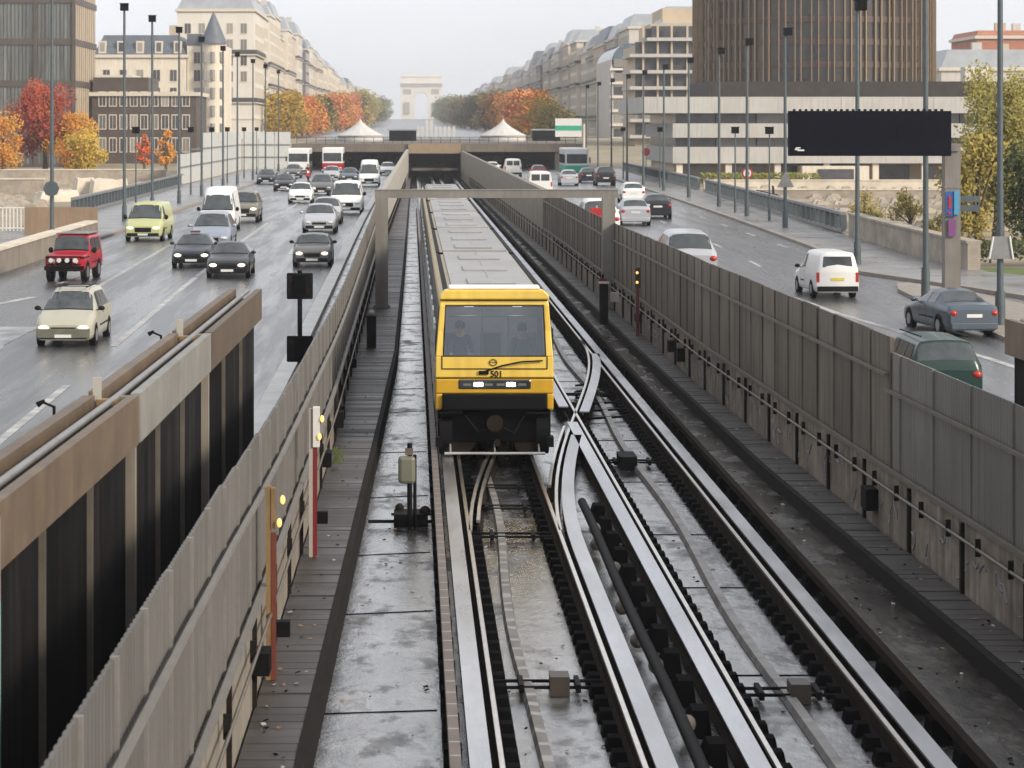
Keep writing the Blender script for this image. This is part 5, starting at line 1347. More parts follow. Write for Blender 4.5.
spandD = pmat('dark_plant_storey', (.03, .024, .02), .8, var=.4, scale=1)
b = empty('podium_building', (40, 235, 1.28), label='long low white-banded office podium in front of the round tower', cat='building')
px0, px1 = 25.5, 62
bands = [('storey_band', 8.15, 9.75), ('storey_band', 5.75, 7.15), ('storey_band', 3.25, 4.85)]
for n_, za, zb in bands:
    x0 = px0 if za < 8 else 22.5
    q = MB(); q.box(x0, px1, 234.6, 262, za, zb); q.build(n_, W_['band'], b, world=True)
    q = MB()
    for k in range(12): q.box(x0 + 1.5 + 3 * k, x0 + 1.54 + 3 * k, 234.57, 234.6, za, zb)
    q.build('panel_joints', W_['pale'], b, world=True)
for za, zb in ((7.15, 8.15), (4.85, 5.75)):
    for k in range(9):
        q = MB(); x = px0 + .4 + k * 4.0; q.box(x, x + 3.9, 236, 261, za + .01, zb - .01); q.build('strip_window', winG, b, world=True)
q = MB(); q.box(px0 + .5, px1, 238, 261, 1.2, 3.24); q.build('ground_floor', W_['tan'], b, world=True)
for k in range(7):
    q = MB(); x = px0 + 1.4 + k * 4.8; q.box(x, x + 3.2, 237.85, 237.98, 1.6, 3.0); q.build('window', winG, b, world=True)
    q = MB(); q.box(x - 1.0, x - .4, 234.9, 235.6, 1.2, 3.24); q.build('column', W_['cream'], b, world=True)
q = MB(); q.box(38, 44.5, 233.6, 237, 1.2, 3.0); q.build('entrance_block', W_['cream'], b, world=True)
q = MB(); q.box(39.5, 43, 233.5, 233.59, 1.7, 2.7); q.build('entrance_window', winG, b, world=True)
q = MB(); q.box(30, 60, 242, 260, 9.76, 11.4); q.build('plant_storey', spandD, b, world=True)
q = MB(); q.box(56, 58.5, 243, 245, 11.41, 12.9); q.build('roof_box', W_['white'], b, world=True)

TWX = 51.0
tw = empty('round_tower', (TWX, 305, 3), label='dark bronze round office tower with vertical ribs on the right skyline', cat='building')
tg = pmat('tower_glass', (.02, .017, .016), .22, var=.6, scale=.35, c2=(.09, .07, .055), c2amt=.6, spec=.6, st=(1, 1, .5))
bronze = pmat('bronze_rib', (.27, .19, .115), .45, metal=.3, var=.15)
spand = pmat('bronze_spandrel', (.07, .045, .033), .4, metal=.2, var=.2)
q = MB(); q.tube((TWX, 305, 2), (TWX, 305, 40), 14.9, n=96); q.build('glass_drum', tg, tw, world=True)
for k in range(11):
    z = 11.3 + k * 2.75; q = MB(); q.tube((TWX, 305, z), (TWX, 305, z + .7), 15.05, n=96); q.build('spandrel_ring', spand, tw, world=True)
nr = 96
for k in range(nr):
    a = 2 * PI * (k + (.28 if k % 2 else 0) + (.12 if k % 4 == 2 else 0)) / nr; c, s = math.cos(a), math.sin(a); q = MB()
    def pt(r, w, z): return (TWX + r * c - w * s, 305 + r * s + w * c, z)
    q.hexa([pt(15.0, -.06, 11.2), pt(15.28, -.06, 11.2), pt(15.28, .06, 11.2), pt(15.0, .06, 11.2)], [pt(15.0, -.06, 40), pt(15.28, -.06, 40), pt(15.28, .06, 40), pt(15.0, .06, 40)])
    q.build('rib', bronze, tw, world=True)
q = MB(); q.tube((TWX, 305, 10.2), (TWX, 305, 11.2), 15.6, n=64); q.build('skirt', W_['brown'], tw, world=True)
building('apartment_building', 86, 118, 390, 410, 3, 13.5, W_['pale'], 'grey roofed low block right of the round tower', 'S', roofh=3, roof=zinc, balc=())
building('apartment_building', 100, 118, 425, 445, 3, 20, W_['brick'], 'red brick block peeping out at the upper right edge', 'S', roofh=1, roof=W_['brick'], balc=())
building('apartment_building', 74, 99, 420, 440, 3, 10, W_['dark'], 'dark low building between the round tower and the grey roofed block', 'S', roofh=2, balc=())

# Arch at the end of the avenue
ar = empty('triumphal_arch', (10, 2650, 16.6), label='huge pale triumphal arch at the far end of the avenue', cat='monument')
st_ = pmat('arch_limestone', (.62, .59, .54), .85, var=.1, scale=.05)
st2 = pmat('arch_frieze_stone', (.3, .28, .26), .85, var=.1, scale=.1)
ax, aw, ay, ad = 10.2, 22.4, 2650, 22
def arch_front():
    q = MB(); zb = 16.6; H = 50.; n = 14; r = 7.3; zs = 21.9
    xs = []
    for s in (-1, 1): q.box(*sorted((ax + s * r, ax + s * aw)), ay, ay + ad, zb, zb + zs + r + .0)
    pts = [(ax + r * math.cos(PI * k / n), zb + zs + r * math.sin(PI * k / n)) for k in range(n + 1)]
    for (a, b_) in zip(pts[:-1], pts[1:]):
        q.hexa([(b_[0], ay, b_[1]), (a[0], ay, a[1]), (a[0], ay + ad, a[1]), (b_[0], ay + ad, b_[1])], [(b_[0], ay, zb + zs + r + .02), (a[0], ay, zb + zs + r + .02), (a[0], ay + ad, zb + zs + r + .02), (b_[0], ay + ad, zb + zs + r + .02)])
    q.box(ax - aw, ax + aw, ay, ay + ad, zb + zs + r, zb + 44)
    return q
arch_front().build('pier_and_vault', st_, ar, world=True)
q = MB(); q.box(ax - aw - .8, ax + aw + .8, ay - .8, ay + ad + .8, 16.6 + 35.5, 16.6 + 39); q.build('frieze', st2, ar, world=True)
q = MB(); q.box(ax - aw - 1.6, ax + aw + 1.6, ay - 1.6, ay + ad + 1.6, 16.6 + 39, 16.6 + 40.8); q.box(ax - aw + .4, ax + aw - .4, ay + .4, ay + ad - .4, 16.6 + 44, 16.6 + 49.5); q.box(ax - aw - .4, ax + aw + .4, ay - .4, ay + ad + .4, 16.6 + 46.5, 16.6 + 47.5); q.build('attic', st_, ar, world=True)
for s in (-1, 1):
    q = MB(); x = ax + s * 15.5; q.box(x - 4.2, x + 4.2, ay - .5, ay - .01, 16.6 + 27.5, 16.6 + 33); q.build('relief', st2, ar, world=True)
    q = MB(); q.box(x - 2.6, x + 2.6, ay - 1.8, ay - .01, 16.6 + 6, 16.6 + 18.5); q.build('sculpture_group', st2, ar, world=True)

# ------------------------------------------------------------------ trees
def leafmat(name, a, b):
    m = pmat(name, a, .75, var=.35, scale=1.2, c2=b, c2amt=.85, spec=.2)
    nt = m.node_tree; bs = nt.nodes['Principled BSDF']
    bs.inputs['Subsurface Weight'].default_value = 0
    return m
LM = dict(red=leafmat('red_autumn_leaves', (.5, .09, .04), (.52, .2, .05)), orange=leafmat('orange_autumn_leaves', (.55, .2, .04), (.46, .3, .05)), yellow=leafmat('yellow_autumn_leaves', (.55, .34, .05), (.32, .26, .05)),
          green=leafmat('green_leaves', (.13, .15, .04), (.22, .19, .05)), olive=leafmat('olive_leaves', (.24, .20, .05), (.34, .25, .06)), dark=leafmat('dark_green_leaves', (.035, .05, .018), (.07, .075, .025)),
          coral=leafmat('coral_autumn_leaves', (.62, .17, .07), (.55, .32, .07)),
          willow=leafmat('yellow_green_leaves', (.17, .17, .05), (.36, .29, .07)), brown=leafmat('brown_autumn_leaves', (.2, .11, .05), (.15, .13, .04)), crimson=leafmat('crimson_leaves', (.27, .035, .03), (.42, .12, .04)))
def crown_mb(h, rad, n, size, seed, base=.3, clumps=14, drop=0):
    r = random.Random(seed); q = MB(); cl = []
    for k in range(clumps):
        t = r.uniform(0, 1); zc = h * (base + (1 - base) * (.12 + .76 * t)); rr = rad * (.95 - .75 * abs(t - .4) ** 1.3) * r.uniform(.25, .75)
        a = r.uniform(0, 6.283); cl.append((Vector((rr * math.cos(a), rr * math.sin(a), zc)), rad * r.uniform(.28, .5)))
    for i in range(n):
        c, cr = cl[r.randrange(len(cl))]
        d = Vector((r.gauss(0, 1), r.gauss(0, 1), r.gauss(0, 1) * .85)); d.normalize()
        p = c + d * cr * (r.random() ** .45)
        if drop: p.z -= drop * r.random() ** 2
        u = Vector((r.gauss(0, 1), r.gauss(0, 1), r.gauss(0, 1))).normalized(); v = u.orthogonal().normalized()
        s = size * r.uniform(.6, 1.3)
        q.add([p - u * s * .5, p + v * s * .35, p + u * s * .5, p - v * s * .35], [(0, 1, 2, 3)])
    return q, cl
def tree(x, d, z, h, rad, mat, label, n=1500, size=.5, seed=1, base=.25, clumps=14, cat='tree', group=None, drop=0, name='tree'):
    t = empty(name, (x, d, z), label=label, cat=cat, group=group)
    q, cl = crown_mb(h, rad, n, size, seed, base, clumps, drop); q.build('crown', LM[mat], t)
    q = MB(); tr_ = h * .022 + .05
    q.tube((0, 0, -.2), (.05, 0, h * base), tr_ * 1.3, tr_, 8); q.tube((.05, 0, h * base), (0, 0, h * .8), tr_, tr_ * .25, 7)
    for c, cr in cl[:9]: q.tube((.03, 0, h * (base + .05 + rnd.random() * .2)), tuple(c), tr_ * .5, .03, 5)
    q.build('trunk', M['bark'], t)
    return t
# prototypes for the avenue
avs = []
def avenue_tree(x, d, h, mat, label, grp):
    k = len(avs)
    if k < 6:
        t = tree(x, d, TER(d), 10, 5.0, mat, label, n=2200, size=.62, seed=40 + k, base=.08, clumps=22, group=grp); avs.append(t); t['mat0'] = mat
    else:
        src = avs[k % 6]; t = copy_tree(src); tag(t, label, 'tree', grp)
        for c in t.children:
            if c.data.materials[0] in LM.values(): c.material_slots[0].link = 'OBJECT'; c.material_slots[0].material = LM[mat]
        avs.append(t)
    t.location = (x, d, TER(d) - .2); s = h / 10; w_ = s * rnd.uniform(1.0, 1.2); t.scale = (w_, w_, s); t.rotation_euler = (0, 0, rnd.uniform(0, 6.28))
    return t
tL = [(500, 'yellow'), (520, 'olive'), (545, 'orange'), (575, 'coral'), (600, 'orange'), (640, 'coral'), (680, 'olive'), (720, 'green'), (770, 'olive'), (830, 'coral'), (890, 'orange'), (960, 'coral'), (1030, 'coral'), (1110, 'olive'), (1200, 'yellow'), (1300, 'olive'), (1420, 'olive'), (1560, 'green'), (1720, 'olive'), (1900, 'green'), (2100, 'green'), (2320, 'green')]
for i, (d, m_) in enumerate(tL):
    for j, X in enumerate((-27, -34.5)):
        if j and d > 1500: continue
        avenue_tree(X + rnd.uniform(-1, 1), d + j * 14, lerpf([(450, 9.8), (650, 10.3), (900, 13), (1300, 20), (2300, 21)])(d) * rnd.uniform(.9, 1.08), m_ if not j or rnd.random() < .7 else 'olive', '%s tree, %s of the %s row along the left of the avenue' % (m_ if not j else 'autumn', ORD[i], 'front' if not j else 'back'), 'trees lining the left of the avenue')
tR = [(470, 'olive'), (500, 'orange'), (530, 'orange'), (560, 'coral'), (595, 'coral'), (630, 'orange'), (670, 'coral'), (715, 'orange'), (760, 'orange'), (820, 'brown'), (900, 'olive'), (990, 'brown'), (1090, 'green'), (1200, 'brown'), (1320, 'green'), (1450, 'olive'), (1600, 'green'), (1780, 'green'), (1980, 'green'), (2200, 'green')]
for i, (d, m_) in enumerate(tR):
    for j, X in enumerate((27, 34.5)):
        if j and (d > 1500 or d < 600): continue
        avenue_tree(X + rnd.uniform(-1, 1), d + j * 12, lerpf([(450, 8.0), (560, 10.5), (750, 12.5), (1100, 17), (2200, 20)])(d) * rnd.uniform(.9, 1.08), m_ if not j or rnd.random() < .7 else 'olive', '%s tree, %s of the %s row along the right of the avenue' % (m_ if not j else 'autumn', ORD[i], 'front' if not j else 'back'), 'trees lining the right of the avenue')
# nearer trees
tree(-43.6, 285, 1.3, 11.2, 4.9, 'crimson', 'big crimson tree in front of the glass office block, left', n=9000, size=.3, seed=3, base=.12, clumps=20)
tree(-47.8, 280, 1.3, 7.2, 3.6, 'orange', 'low orange tree cut by the left frame edge below the crimson tree', n=4500, size=.28, seed=4, base=.1)
tree(-40.0, 283, 1.3, 7.6, 3.4, 'orange', 'orange-red tree merging into the right side of the big crimson tree', n=4500, size=.28, seed=5, base=.12)
tree(-37.6, 276, 1.3, 5.2, 3.0, 'yellow', 'yellow bushy tree right of the big crimson tree', n=4500, size=.28, seed=6, base=.05)
tree(-33.5, 300, 1.3, 4.8, 1.3, 'red', 'slim red young tree before the low brown office block, left one', n=800, size=.35, seed=7, base=.1)
tree(-30.8, 300, 1.3, 5.4, 1.4, 'orange', 'slim orange-red young tree before the low brown office block, right one', n=800, size=.35, seed=8, base=.1)
tree(-50.5, 262, 1.3, 4.0, 2.2, 'yellow', 'yellow shrub-like tree low at the left frame edge', n=1200, size=.35, seed=9, base=.05)
tree(29.3, 120, 1.3, 9.6, 2.3, 'willow', 'tall yellow-green willow-like tree at the right edge behind the sign column', n=10000, size=.19, seed=21, base=.12, clumps=22, drop=1.5)
tree(31.5, 128, 1.3, 8.5, 3.2, 'willow', 'yellow-green tree cut by the right frame edge', n=7000, size=.2, seed=22, base=.1, clumps=20, drop=1)
tree(26.6, 113, 1.2, 5.4, 2.2, 'olive', 'olive bushy tree just right of the sign column', n=3600, size=.24, seed=23, base=.06, clumps=16)
tree(26.9, 105, 1.1, 5.4, 2.3, 'dark', 'dark green bushy tree at the right edge behind the tall pole', n=4200, size=.24, seed=24, base=.04, clumps=18)
for i, (x, d, h, r_, m_) in enumerate([(25.8, 137, 2.0, 1.3, 'olive'), (27.6, 133, 2.2, 1.4, 'olive'), (24.3, 126, 1.0, .8, 'green'), (29.8, 130, 2.0, 1.3, 'willow'), (26.5, 121, 1.2, .9, 'olive')]):
    tree(x, d, 1.2, h, r_, m_, ['round olive shrub left of the right-hand rubble', 'second olive shrub close behind the stone wall', 'small green shrub at the end of the right balustrade', 'yellowish shrub left of the sign column', 'low olive shrub against the graffitied stone wall'][i], n=900, size=.16, seed=60 + i, base=.0, clumps=8, cat='shrub', name='shrub')
# hedges
def hedge(x0, x1, d0, d1, h, mat, label, n=1500, size=.3):
    t = empty('hedge', ((x0 + x1) / 2, d0, 1.25), label=label, cat='hedge'); q = MB(); r = random.Random(5)
    for i in range(n):
        p = Vector((r.uniform(x0, x1), r.uniform(d0, d1), 1.3 + h * r.random() ** .6)); u = Vector((r.gauss(0, 1), r.gauss(0, 1), r.gauss(0, 1))).normalized(); v = u.orthogonal().normalized(); s = size * r.uniform(.6, 1.3)
        q.add([p - u * s * .5, p + v * s * .35, p + u * s * .5, p - v * s * .35], [(0, 1, 2, 3)])
    q.build('leaves', LM[mat], t, world=True); q = MB()
    for k in range(6): q.tube((x0 + (x1 - x0) * (k + .5) / 6, (d0 + d1) / 2, 1.2), (x0 + (x1 - x0) * (k + .5) / 6, (d0 + d1) / 2, 1.2 + h * .8), .05, n=5)
    q.build('stems', M['bark'], t, world=True)
hedge(-44, -27, 236, 239, 1.0, 'green', 'low green hedge beyond the left rubble ground')
hedge(27, 38, 222, 225, 1.2, 'green', 'green planting along the foot of the white-banded podium')
hedge(22.6, 34, 96.5, 99, .8, 'dark', 'dark low hedge behind the grass strip at the right edge', n=2600, size=.2)
m = MB(); m.sheet([[(22.3, d, G + .05), (60, d - 3 * (d < 95), G + .05)] for d in (88, 95, 96)]); settle(m); m.build('grass_strip', M['grass'], kind='structure')

# ------------------------------------------------------------------ low walls, rubble and balustrades
stone = pmat('rough_stone', (.36, .31, .25), .9, var=.3, scale=1.2, c2=(.18, .16, .14), c2amt=.6, bump=.5)
stonelight = pmat('pale_stone', (.55, .49, .40), .9, var=.2, scale=.7)
brownpan = pmat('brown_hoarding', (.26, .18, .12), .7, var=.15, scale=1, streak=(.19, .13, .09))
def wall(name, pts, th, z0, z1, mat, label, cat='wall', cap=None):
    w = empty(name, (pts[0][0], pts[0][1], z0), label=label, cat=cat)
    m = MB(); m.sweep([(x, y, 0) for x, y in pts], [(-th / 2, z0), (th / 2, z0), (th / 2, z1), (-th / 2, z1)]); settle(m); m.build('wall_body', mat, w, world=True)
    if cap:
        m = MB(); m.sweep([(x, y, 0) for x, y in pts], [(-th / 2 - .06, z1), (th / 2 + .06, z1), (th / 2 + .06, z1 + .1), (-th / 2 - .06, z1 + .1)]); settle(m); m.build('cap', cap, w, world=True)
    return w
wall('low_wall', [(-16.35, 88), (-16.15, 95), (-15.8, 105), (-15.5, 116)], .5, G - .1, 2.2, M['conc'], 'low beige concrete wall beside the left kerb behind the red off-roader', cap=stonelight)
w = wall('hoarding_wall', [(-19.6, 121.5), (-15.9, 121.3)], .2, G, 2.75, brownpan, 'brown panel wall standing behind the low beige wall, left')
wall('low_wall', [(-62, 196), (-30, 196)], .8, G - .1, 2.5, stone, 'long rough stone wall across the rubble ground on the left', cap=stonelight)
wall('low_wall', [(-62, 168), (-33, 166)], .8, G - .1, 1.9, stone, 'lower rough stone wall nearer the left railing')
wall('low_wall', [(-58, 232), (-24, 234)], .7, G - .1, 2.6, stone, 'farthest low stone wall in front of the left hedge', cap=stonelight)
wall('low_wall', [(26, 214), (58, 214)], .7, G - .1, 2.0, stonelight, 'pale low wall in front of the podium windows', cap=stonelight)
wall('low_wall', [(25.5, 186), (60, 184)], .7, G - .1, 1.9, stone, 'stone terrace edge halfway to the podium', cap=stonelight)
wall('low_wall', [(25.5, 160), (60, 156)], .7, G - .1, 1.6, stone, 'nearest stone terrace edge behind the right balustrade')
wall('graffiti_wall', [(21.9, 119), (21.6, 104), (21.9, 93.5)], .5, G, 2.45, stone, 'rough stone wall with pale scrawls right of the balustrade end', cap=stone)
for (x, y, sx, sy, h, lb) in ((-24.5, 188, 3.2, 4, 1.6, 'large pale stone block heap at the far end of the left balustrade'), (-26.5, 178, 2.0, 3, .9, 'smaller pale stone block left of the large heap'), (-36, 150, 3.5, 3, .8, 'flat beige rubble slab in the left waste ground')):
    t = empty('stone_block', (x, y, G), rz=.3, label=lb, cat='stone'); r = random.Random(int(x * -10))
    q = MB()
    for k in range(7):
        a = r.uniform(-sx / 2, sx / 2); b_ = r.uniform(-sy / 2, sy / 2); s = r.uniform(.5, 1.2)
        q.hexa([(a - s, b_ - s, 0), (a + s, b_ - s * .8, 0), (a + s * .9, b_ + s, 0), (a - s, b_ + s * .9, 0)], [(a - s * .7, b_ - s * .6, h * r.uniform(.6, 1)), (a + s * .8, b_ - s * .7, h * r.uniform(.6, 1)), (a + s * .6, b_ + s * .8, h * r.uniform(.6, 1)), (a - s * .8, b_ + s * .7, h * r.uniform(.6, 1))])
    q.build('stones', stonelight, t)
rub = MB(); r = random.Random(77)
for k in range(1500):
    s = r.choice((-1, 1)); x = s * r.uniform(25, 60); y = r.uniform(126, 226); sz = r.uniform(.1, .5)
    rub.hexa([(x - sz, y - sz, G), (x + sz, y - sz, G), (x + sz, y + sz, G), (x - sz, y + sz, G)], [(x - sz * .6, y - sz * .5, G + sz * .8), (x + sz * .6, y - sz * .6, G + sz * r.uniform(.4, 1)), (x + sz * .5, y + sz * .7, G + sz * .6), (x - sz * .6, y + sz * .6, G + sz * .8)])
tag(rub.build('rubble', stone), 'scattered stones and rubble over the sandy ground', 'rubble', kind='stuff')

def balustrade(pts, label, h=1.05, step=1.9):
    t = empty('balustrade', (pts[0][0], pts[0][1], G + .14), label=label, cat='railing')
    z = G + .14
    q = MB(); q.sweep([(x, y, 0) for x, y in pts], [(-.16, z + h - .14), (.16, z + h - .14), (.16, z + h), (-.16, z + h)]); q.build('top_rail', M['signback'], t, world=True)
    q = MB(); q.sweep([(x, y, 0) for x, y in pts], [(-.12, z), (.12, z), (.12, z + .16), (-.12, z + .16)]); q.build('bottom_rail', M['signback'], t, world=True)
    for (a, b) in zip(pts[:-1], pts[1:]):
        L = math.dist(a, b); n = int(L / step)
        for k in range(n):
            u = k / n; x = a[0] + (b[0] - a[0]) * u; y = a[1] + (b[1] - a[1]) * u
            q = MB(); q.box(x - .13, x + .13, y - .2, y + .2, z + .16, z + h - .15); q.build('baluster', M['polegrey'], t, world=True)
    return t
balustrade([(21.75, 121), (24.4, 200)], 'long dark balustrade with square balusters along the right pavement')
balustrade([(24.6, 206), (26.4, 300)], 'farther stretch of balustrade along the right pavement', step=2.4)
balustrade([(-20.6, 146), (-21.3, 222)], 'long dark balustrade along the left pavement')
t = empty('white_railing', (-20, 124, G), label='white vertical bar railing at the left edge beside the brown panel wall', cat='railing')
q = MB()
for k in range(26): q.box(-24.6 + k * .19, -24.54 + k * .19, 124, 124.05, G, 2.6)
q.box(-24.7, -19.7, 123.98, 124.07, 2.55, 2.62); q.box(-24.7, -19.7, 123.98, 124.07, 1.5, 1.56); q.build('bars', M['white'], t, world=True)
# hoarding by the left approach
t = empty('construction_hoarding', (-21.5, 225, G), label='pale grey gridded hoarding panels beyond the left balustrade', cat='hoarding')
for k in range(9):
    q = MB(); d = 226 + k * 9.3; q.box(-22.1, -22.0, d, d + 9.1, 1.3, 6.2 if k > 2 else 4.2); q.build('panel', pmat('hoarding_panel', (.48, .49, .48), .6, var=.1) if k == 0 else bpy.data.materials['hoarding_panel'], t, world=True)
for k in range(3):
    q = MB(); x = -21.9 + k * 2.1; q.box(x, x + 2.0, 310, 310.1, 1.3, 6.2); q.build('panel', bpy.data.materials['hoarding_panel'], t, world=True)
q = MB()
for z in (2.9, 4.5): q.box(-21.98, -21.9, 226, 309, z, z + .12); q.box(-21.9, -15.7, 309.88, 309.98, z, z + .12)
q.build('frame_bars', M['signback'], t, world=True)

# ------------------------------------------------------------------ street lamps
def lamp_proto(h, heads, label, grp, r=.095):
    t = empty('street_lamp', (0, 0, 0), label=label, cat='street lamp', group=grp)
    q = MB(); q.tube((0, 0, 0), (0, 0, h), r, r * .72, 10); q.build('pole', M['polegrey'], t)
    q = MB(); q.tube((0, 0, 0), (0, 0, .9), r * 1.5, r * 1.4, 10); q.build('base_sleeve', M['polegrey'], t)
    for (dx, dz) in heads:
        q = MB(); q.box(dx - .22, dx + .22, -.2, .2, h + dz - .16, h + dz + .22); q.box(dx - .25, dx + .25, -.23, .23, h + dz + .22, h + dz + .26); q.build('lamp_head', M['blackmetal'], t)
    return t
pl = lamp_proto(12.1, [(0, 0)], '', 'tall street lamps on the left pavement'); pr_ = lamp_proto(10.4, [(.14, 0)], '', 'tall street lamps on the right pavement', .105); ps = lamp_proto(5.1, [(.0, 0)], '', 'short street lamps on the pavements', .055)
def place(proto, used, x, d, label, grp=None, s=1):
    o = proto if not used else copy_tree(proto)
    o.location = (x, d, GZ(d) + .14); o.scale = (1, 1, s); tag(o, label, 'street lamp', grp); return o
for i, d in enumerate([107, 136, 150.6, 168, 186, 207, 224, 246, 267, 293]):
    place(pl, i, -16.05 if i == 0 else -16.3, d, 'tall slim street lamp, %s along the left pavement counting from the viewer' % ORD[i], 'tall street lamps on the left pavement')
for i, (x, d) in enumerate([(17.4, 71), (17.25, 80.6), (18.0, 97), (19.9, 128), (20.1, 144), (20.6, 161), (21.1, 183), (21.3, 203), (21.5, 223), (21.5, 240), (21.6, 260), (21.7, 280), (21.8, 300)]):
    place(pr_, i, x, d, 'tall street lamp, %s along the right pavement counting from the viewer' % ORD[i], 'tall street lamps on the right pavement', 1.0 if d > 90 else 1.1)
for i, (x, d) in enumerate([(-17.6, 153), (-17.6, 191), (-17.7, 212), (-17.7, 230), (-17.7, 253), (-17.8, 275), (20.2, 150), (20.4, 137), (21.9, 212), (22, 250)]):
    place(ps, i, x, d, 'short street lamp, %s on the %s pavement' % (ORD[i] if i < 6 else ORD[i - 6], 'left' if i < 6 else 'right'), 'short street lamps on the pavements')

# ------------------------------------------------------------------ signs
t = empty('message_board', (17.480, 77.8, GZ(77.8) + .14), label='large unlit black message board cantilevered from a thick grey column', cat='sign')
q = MB(); q.box(12.130, 17.330, 77.1, 77.5, 5.8, 7.25); bd = q.build('display_panel', M['screen'], t, world=True, bevel=.02)
q = MB()
for z in (6.3, 6.82): q.box(12.180, 17.280, 77.085, 77.098, z, z + .012)
for k in range(1, 6): q.box(12.130 + k * .87, 12.142 + k * .87, 77.085, 77.098, 6.32, 6.8)
for k in range(26): q.box(12.280 + k * .19, 12.340 + k * .19, 77.2, 77.4, 7.252, 7.31)
q.build('panel_grid', M['blackmetal'], bd, world=True)
q = MB(); q.box(12.300, 12.430, 77.08, 77.098, 5.99, 6.04); q.box(12.380, 12.600, 77.08, 77.098, 5.96, 6.01); q.box(12.330, 12.480, 77.08, 77.097, 6.045, 6.08); q.build('maker_mark', M['white'], bd, world=True)
q = MB(); q.box(17.240, 17.740, 77.6, 78.1, GZ(77) + .05, 6.2); q.box(17.220, 17.760, 77.58, 78.12, 4.75, 4.82); q.box(17.180, 17.800, 77.54, 78.16, GZ(78) + .14, GZ(78) + .3); q.build('column', M['gantry'], t, world=True)
q = MB(); q.box(13.880, 17.680, 77.52, 77.75, 5.95, 6.15); q.build('arm', M['gantry'], t, world=True)
t = empty('route_sign', (17.430, 77.5, 3.8), label='narrow blue and magenta route sign strapped to the message board column', cat='sign')
q = MB(); q.box(17.240, 17.600, 77.5, 77.55, 3.85, 4.65); q.build('blue_plate', M['blue'], t, world=True)
q = MB(); q.box(17.500, 17.660, 77.46, 77.495, 3.9, 4.68); q.build('light_blue_plate', M['cyan'], t, world=True)
q = MB(); q.box(17.320, 17.400, 77.47, 77.498, 4.1, 4.5); q.box(17.300, 17.420, 77.47, 77.498, 3.92, 3.98); q.build('arrow_mark', M['redlens'], t, world=True)
q = MB(); q.box(17.320, 17.560, 77.5, 77.55, 3.2, 3.75); q.build('magenta_plate', M['magenta'], t, world=True)
t = empty('direction_sign', (17.980, 78, 4.2), label='dark double arrow direction sign on the right of the message board column', cat='sign')
q = MB(); q.box(17.780, 18.380, 77.7, 77.76, 4.3, 4.5); q.box(17.780, 18.380, 77.7, 77.76, 4.0, 4.2); q.build('plate', M['polegrey'], t, world=True)
t = empty('small_signboard', (17.4, 70.8, 2.8), label='white trapezoid board fixed to the nearest right street lamp', cat='sign')
q = MB(); q.hexa([(17.02, 70.78, 2.84), (17.72, 70.78, 2.84), (17.72, 70.84, 2.84), (17.02, 70.84, 2.84)], [(17.14, 70.78, 3.5), (17.62, 70.78, 3.5), (17.62, 70.84, 3.5), (17.14, 70.84, 3.5)]); q.build('board', M['signback'], t, world=True)
q = MB(); q.tube((17.02, 70.76, 2.84), (17.14, 70.76, 3.5), .03); q.tube((17.72, 70.76, 2.84), (17.62, 70.76, 3.5), .03); q.build('frame', M['white'], t, world=True)
t = empty('speed_sign', (20.25, 145, G + .14), label='round red-rimmed speed limit sign on its own post by the right kerb', cat='sign')
q = MB(); q.tube((0, 0, 0), (0, 0, 2.9), .04); q.build('post', M['polegrey'], t)
q = MB(); q.tube((0, -.06, 2.55), (0, -.03, 2.55), .33, n=24); q.build('red_ring', M['redlens'], t)
q = MB(); q.tube((0, -.07, 2.55), (0, -.061, 2.55), .24, n=24); q.build('disc', M['white'], t)
text('50', .26, (20.25, 145 - .075, G + .14 + 2.46), M['blackplastic'], t)
t = empty('triangle_sign', (19.9, 127.8, 3.6), label='grey back of a triangular sign on the fourth right street lamp', cat='sign')
q = MB(); q.add([(19.45, 127.8, 3.55), (20.35, 127.8, 3.55), (19.9, 127.8, 4.4), (19.45, 127.84, 3.55), (20.35, 127.84, 3.55), (19.9, 127.84, 4.4)], [(0, 1, 2), (5, 4, 3), (0, 3, 4, 1), (1, 4, 5, 2), (2, 5, 3, 0)]); q.build('plate', M['signback'], t, world=True)
t = empty('round_sign', (-16.05, 106.8, 3.7), label='dark back of a round sign on the nearest left street lamp', cat='sign')
q = MB(); q.tube((-16.05, 106.75, 4.0), (-16.05, 106.8, 4.0), .36, n=8); q.build('plate', M['polegrey'], t, world=True)
t = empty('direction_sign', (19.6, 300, G + .14), label='green and white overhead direction sign beside the far right road', cat='sign')
q = MB(); q.box(17.9, 21.2, 299.9, 300, 5.6, 7.9); pb = q.build('board', M['white'], t, world=True)
q = MB(); q.box(17.9, 21.2, 299.86, 299.895, 6.4, 7.0); q.build('green_band', M['signgreen'], pb, world=True)
q = MB(); q.tube((21.5, 300.1, 1.4), (21.5, 300.1, 7.2), .16); q.build('post', W_['cream'], t, world=True)
t = empty('no_entry_sign', (23.4, 240, G + .14), label='small red round sign among the far right lamp posts', cat='sign')
q = MB(); q.tube((0, 0, 0), (0, 0, 2.9), .04); q.build('post', M['polegrey'], t); q = MB(); q.tube((0, -.05, 2.9), (0, -.02, 2.9), .4, n=20); q.build('disc', M['redlens'], t)
s2 = copy_tree(sc_); s2.location = (26.3, 178, G); s2.rotation_euler = (0, 0, 1.3); tag(s2, 'parked motor scooter beyond the right balustrade', 'scooter')
for c in s2.children:
    if c.name.startswith('headlight'): c.material_slots[0].link = 'OBJECT'; c.material_slots[0].material = M['lens']
    if c.name.startswith('body'): c.material_slots[0].link = 'OBJECT'; c.material_slots[0].material = M['blackplastic']

